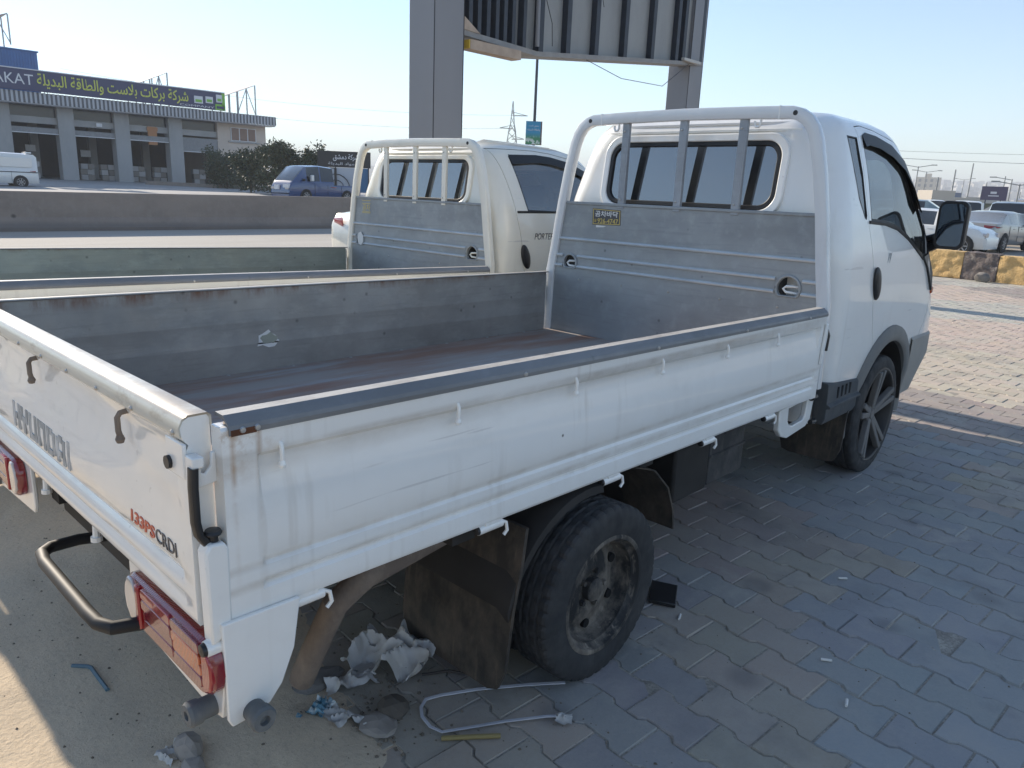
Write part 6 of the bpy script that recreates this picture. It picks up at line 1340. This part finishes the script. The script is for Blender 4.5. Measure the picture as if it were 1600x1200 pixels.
stone('dark_clod', 'dark clod of dirt between plastic bag and flat stone', 'dirt clod', (.565, -.615, .015), (.045, .05, .028), plain('dark_clod', (0.10, 0.085, 0.07), .95), 13)
STRAP = plain('white_strap', (0.58, 0.57, 0.60), 0.6, var=0.2)
mb = MB(); pts = [(1.02, -.88), (.93, -.815), (.80, -.72), (.70, -.665), (.655, -.650), (.625, -.665), (.60, -.70), (.592, -.745), (.600, -.785), (.66, -.82), (.76, -.875), (.86, -.945), (.90, -.975)]
mb.loft([[(x - .0045 * b, y + .0045 * a, .006 + .004 * abs(sin(i * 1.3))), (x + .0045 * b, y - .0045 * a, .007 + .004 * abs(sin(i * 1.3))), (x + .0045 * b, y - .0045 * a, .010 + .004 * abs(sin(i * 1.3))), (x - .0045 * b, y + .0045 * a, .009 + .004 * abs(sin(i * 1.3)))] for i, ((x, y), (a, b)) in enumerate(zip(pts, [tuple((Vector(pts[min(len(pts) - 1, i + 1)]) - Vector(pts[max(0, i - 1)])).normalized()) for i in range(len(pts))]))])
tag(mb.build('packing_strap', STRAP), 'loop of flat white packing strap in front of the rear wheel', 'strap')
mb = MB(); mb.tube([(.585, -.80, .008), (.66, -.865, .010), (.71, -.905, .008)], .007, 7); tag(mb.build('stick', plain('yellow_stick', (0.26, 0.20, 0.08), .8)), 'yellowish stick lying along the white strap', 'stick')
mb = MB(); mb.tube([(-0.030, 0.194, .020), (0.001, 0.161, .020), (0.008, 0.145, .020), (0.007, 0.108, .020), (0.006, 0.004, .020)], .0062, 8); tag(mb.build('drinking_straw', plain('blue_straw', (0.085, 0.15, 0.19), .4)), 'bent blue straw on the shaded sand behind the truck', 'straw')
mb = MB(); mb.box((1.70, -.80, .012), (.15, .10, .016), rot=Matrix.Rotation(.5, 3, 'Z') @ Matrix.Rotation(.06, 3, 'X')); tag(mb.build('plastic_plate', BLACK, bevel=.003), 'black plastic plate on the paving in front of the rear wheel', 'plate')
CIG = plain('cigarette_paper', (0.66, 0.64, 0.60), .8)
for (x, y, a, lab) in ((1.60, -.93, .4, 'cigarette butt beside the black plastic plate'), (1.742, -1.385, -1.0, 'cigarette butt on the edge between tan and blue pavers'), (1.56, -1.535, .3, 'cigarette butt on the blue pavers near the bottom'), (2.35, -1.215, -.8, 'cigarette butt farther along the blue pavers')):
    mb = MB(); mb.tube([(x, y, .005), (x + .035 * cos(a), y + .035 * sin(a), .005)], .0045, 8); tag(mb.build('cigarette_butt', CIG), lab, 'cigarette butt', 'cigarette butts on the paving')
mb = MB(); mb.tube([(.72, -.555, .012), (.79, -.60, .016), (.83, -.65, .010)], .004, 6); tag(mb.build('twig', plain('dark_twig', (0.05, 0.04, 0.035), .8)), 'dark twig right of the plastic bag', 'twig')

# ------------------------------------------------------------------ air
hz = MB(); hz.box2((-1490, -1490, -3.0), (3190, 3190, 95)); HZ = bpy.data.materials.new('haze'); HZ.use_nodes = True; HN = HZ.node_tree.nodes
for n_ in list(HN): HN.remove(n_)
ho = HN.new('ShaderNodeOutputMaterial'); hv = HN.new('ShaderNodeVolumePrincipled'); hv.inputs['Color'].default_value = (0.92, 0.95, 1.0, 1); hv.inputs['Density'].default_value = 0.0009; hv.inputs['Anisotropy'].default_value = 0.0
HZ.node_tree.links.new(hv.outputs[0], ho.inputs['Volume']); HZ.cycles.homogeneous_volume = True if hasattr(HZ.cycles, 'homogeneous_volume') else None
tag(hz.build('haze', HZ, smooth=False), kind='stuff')
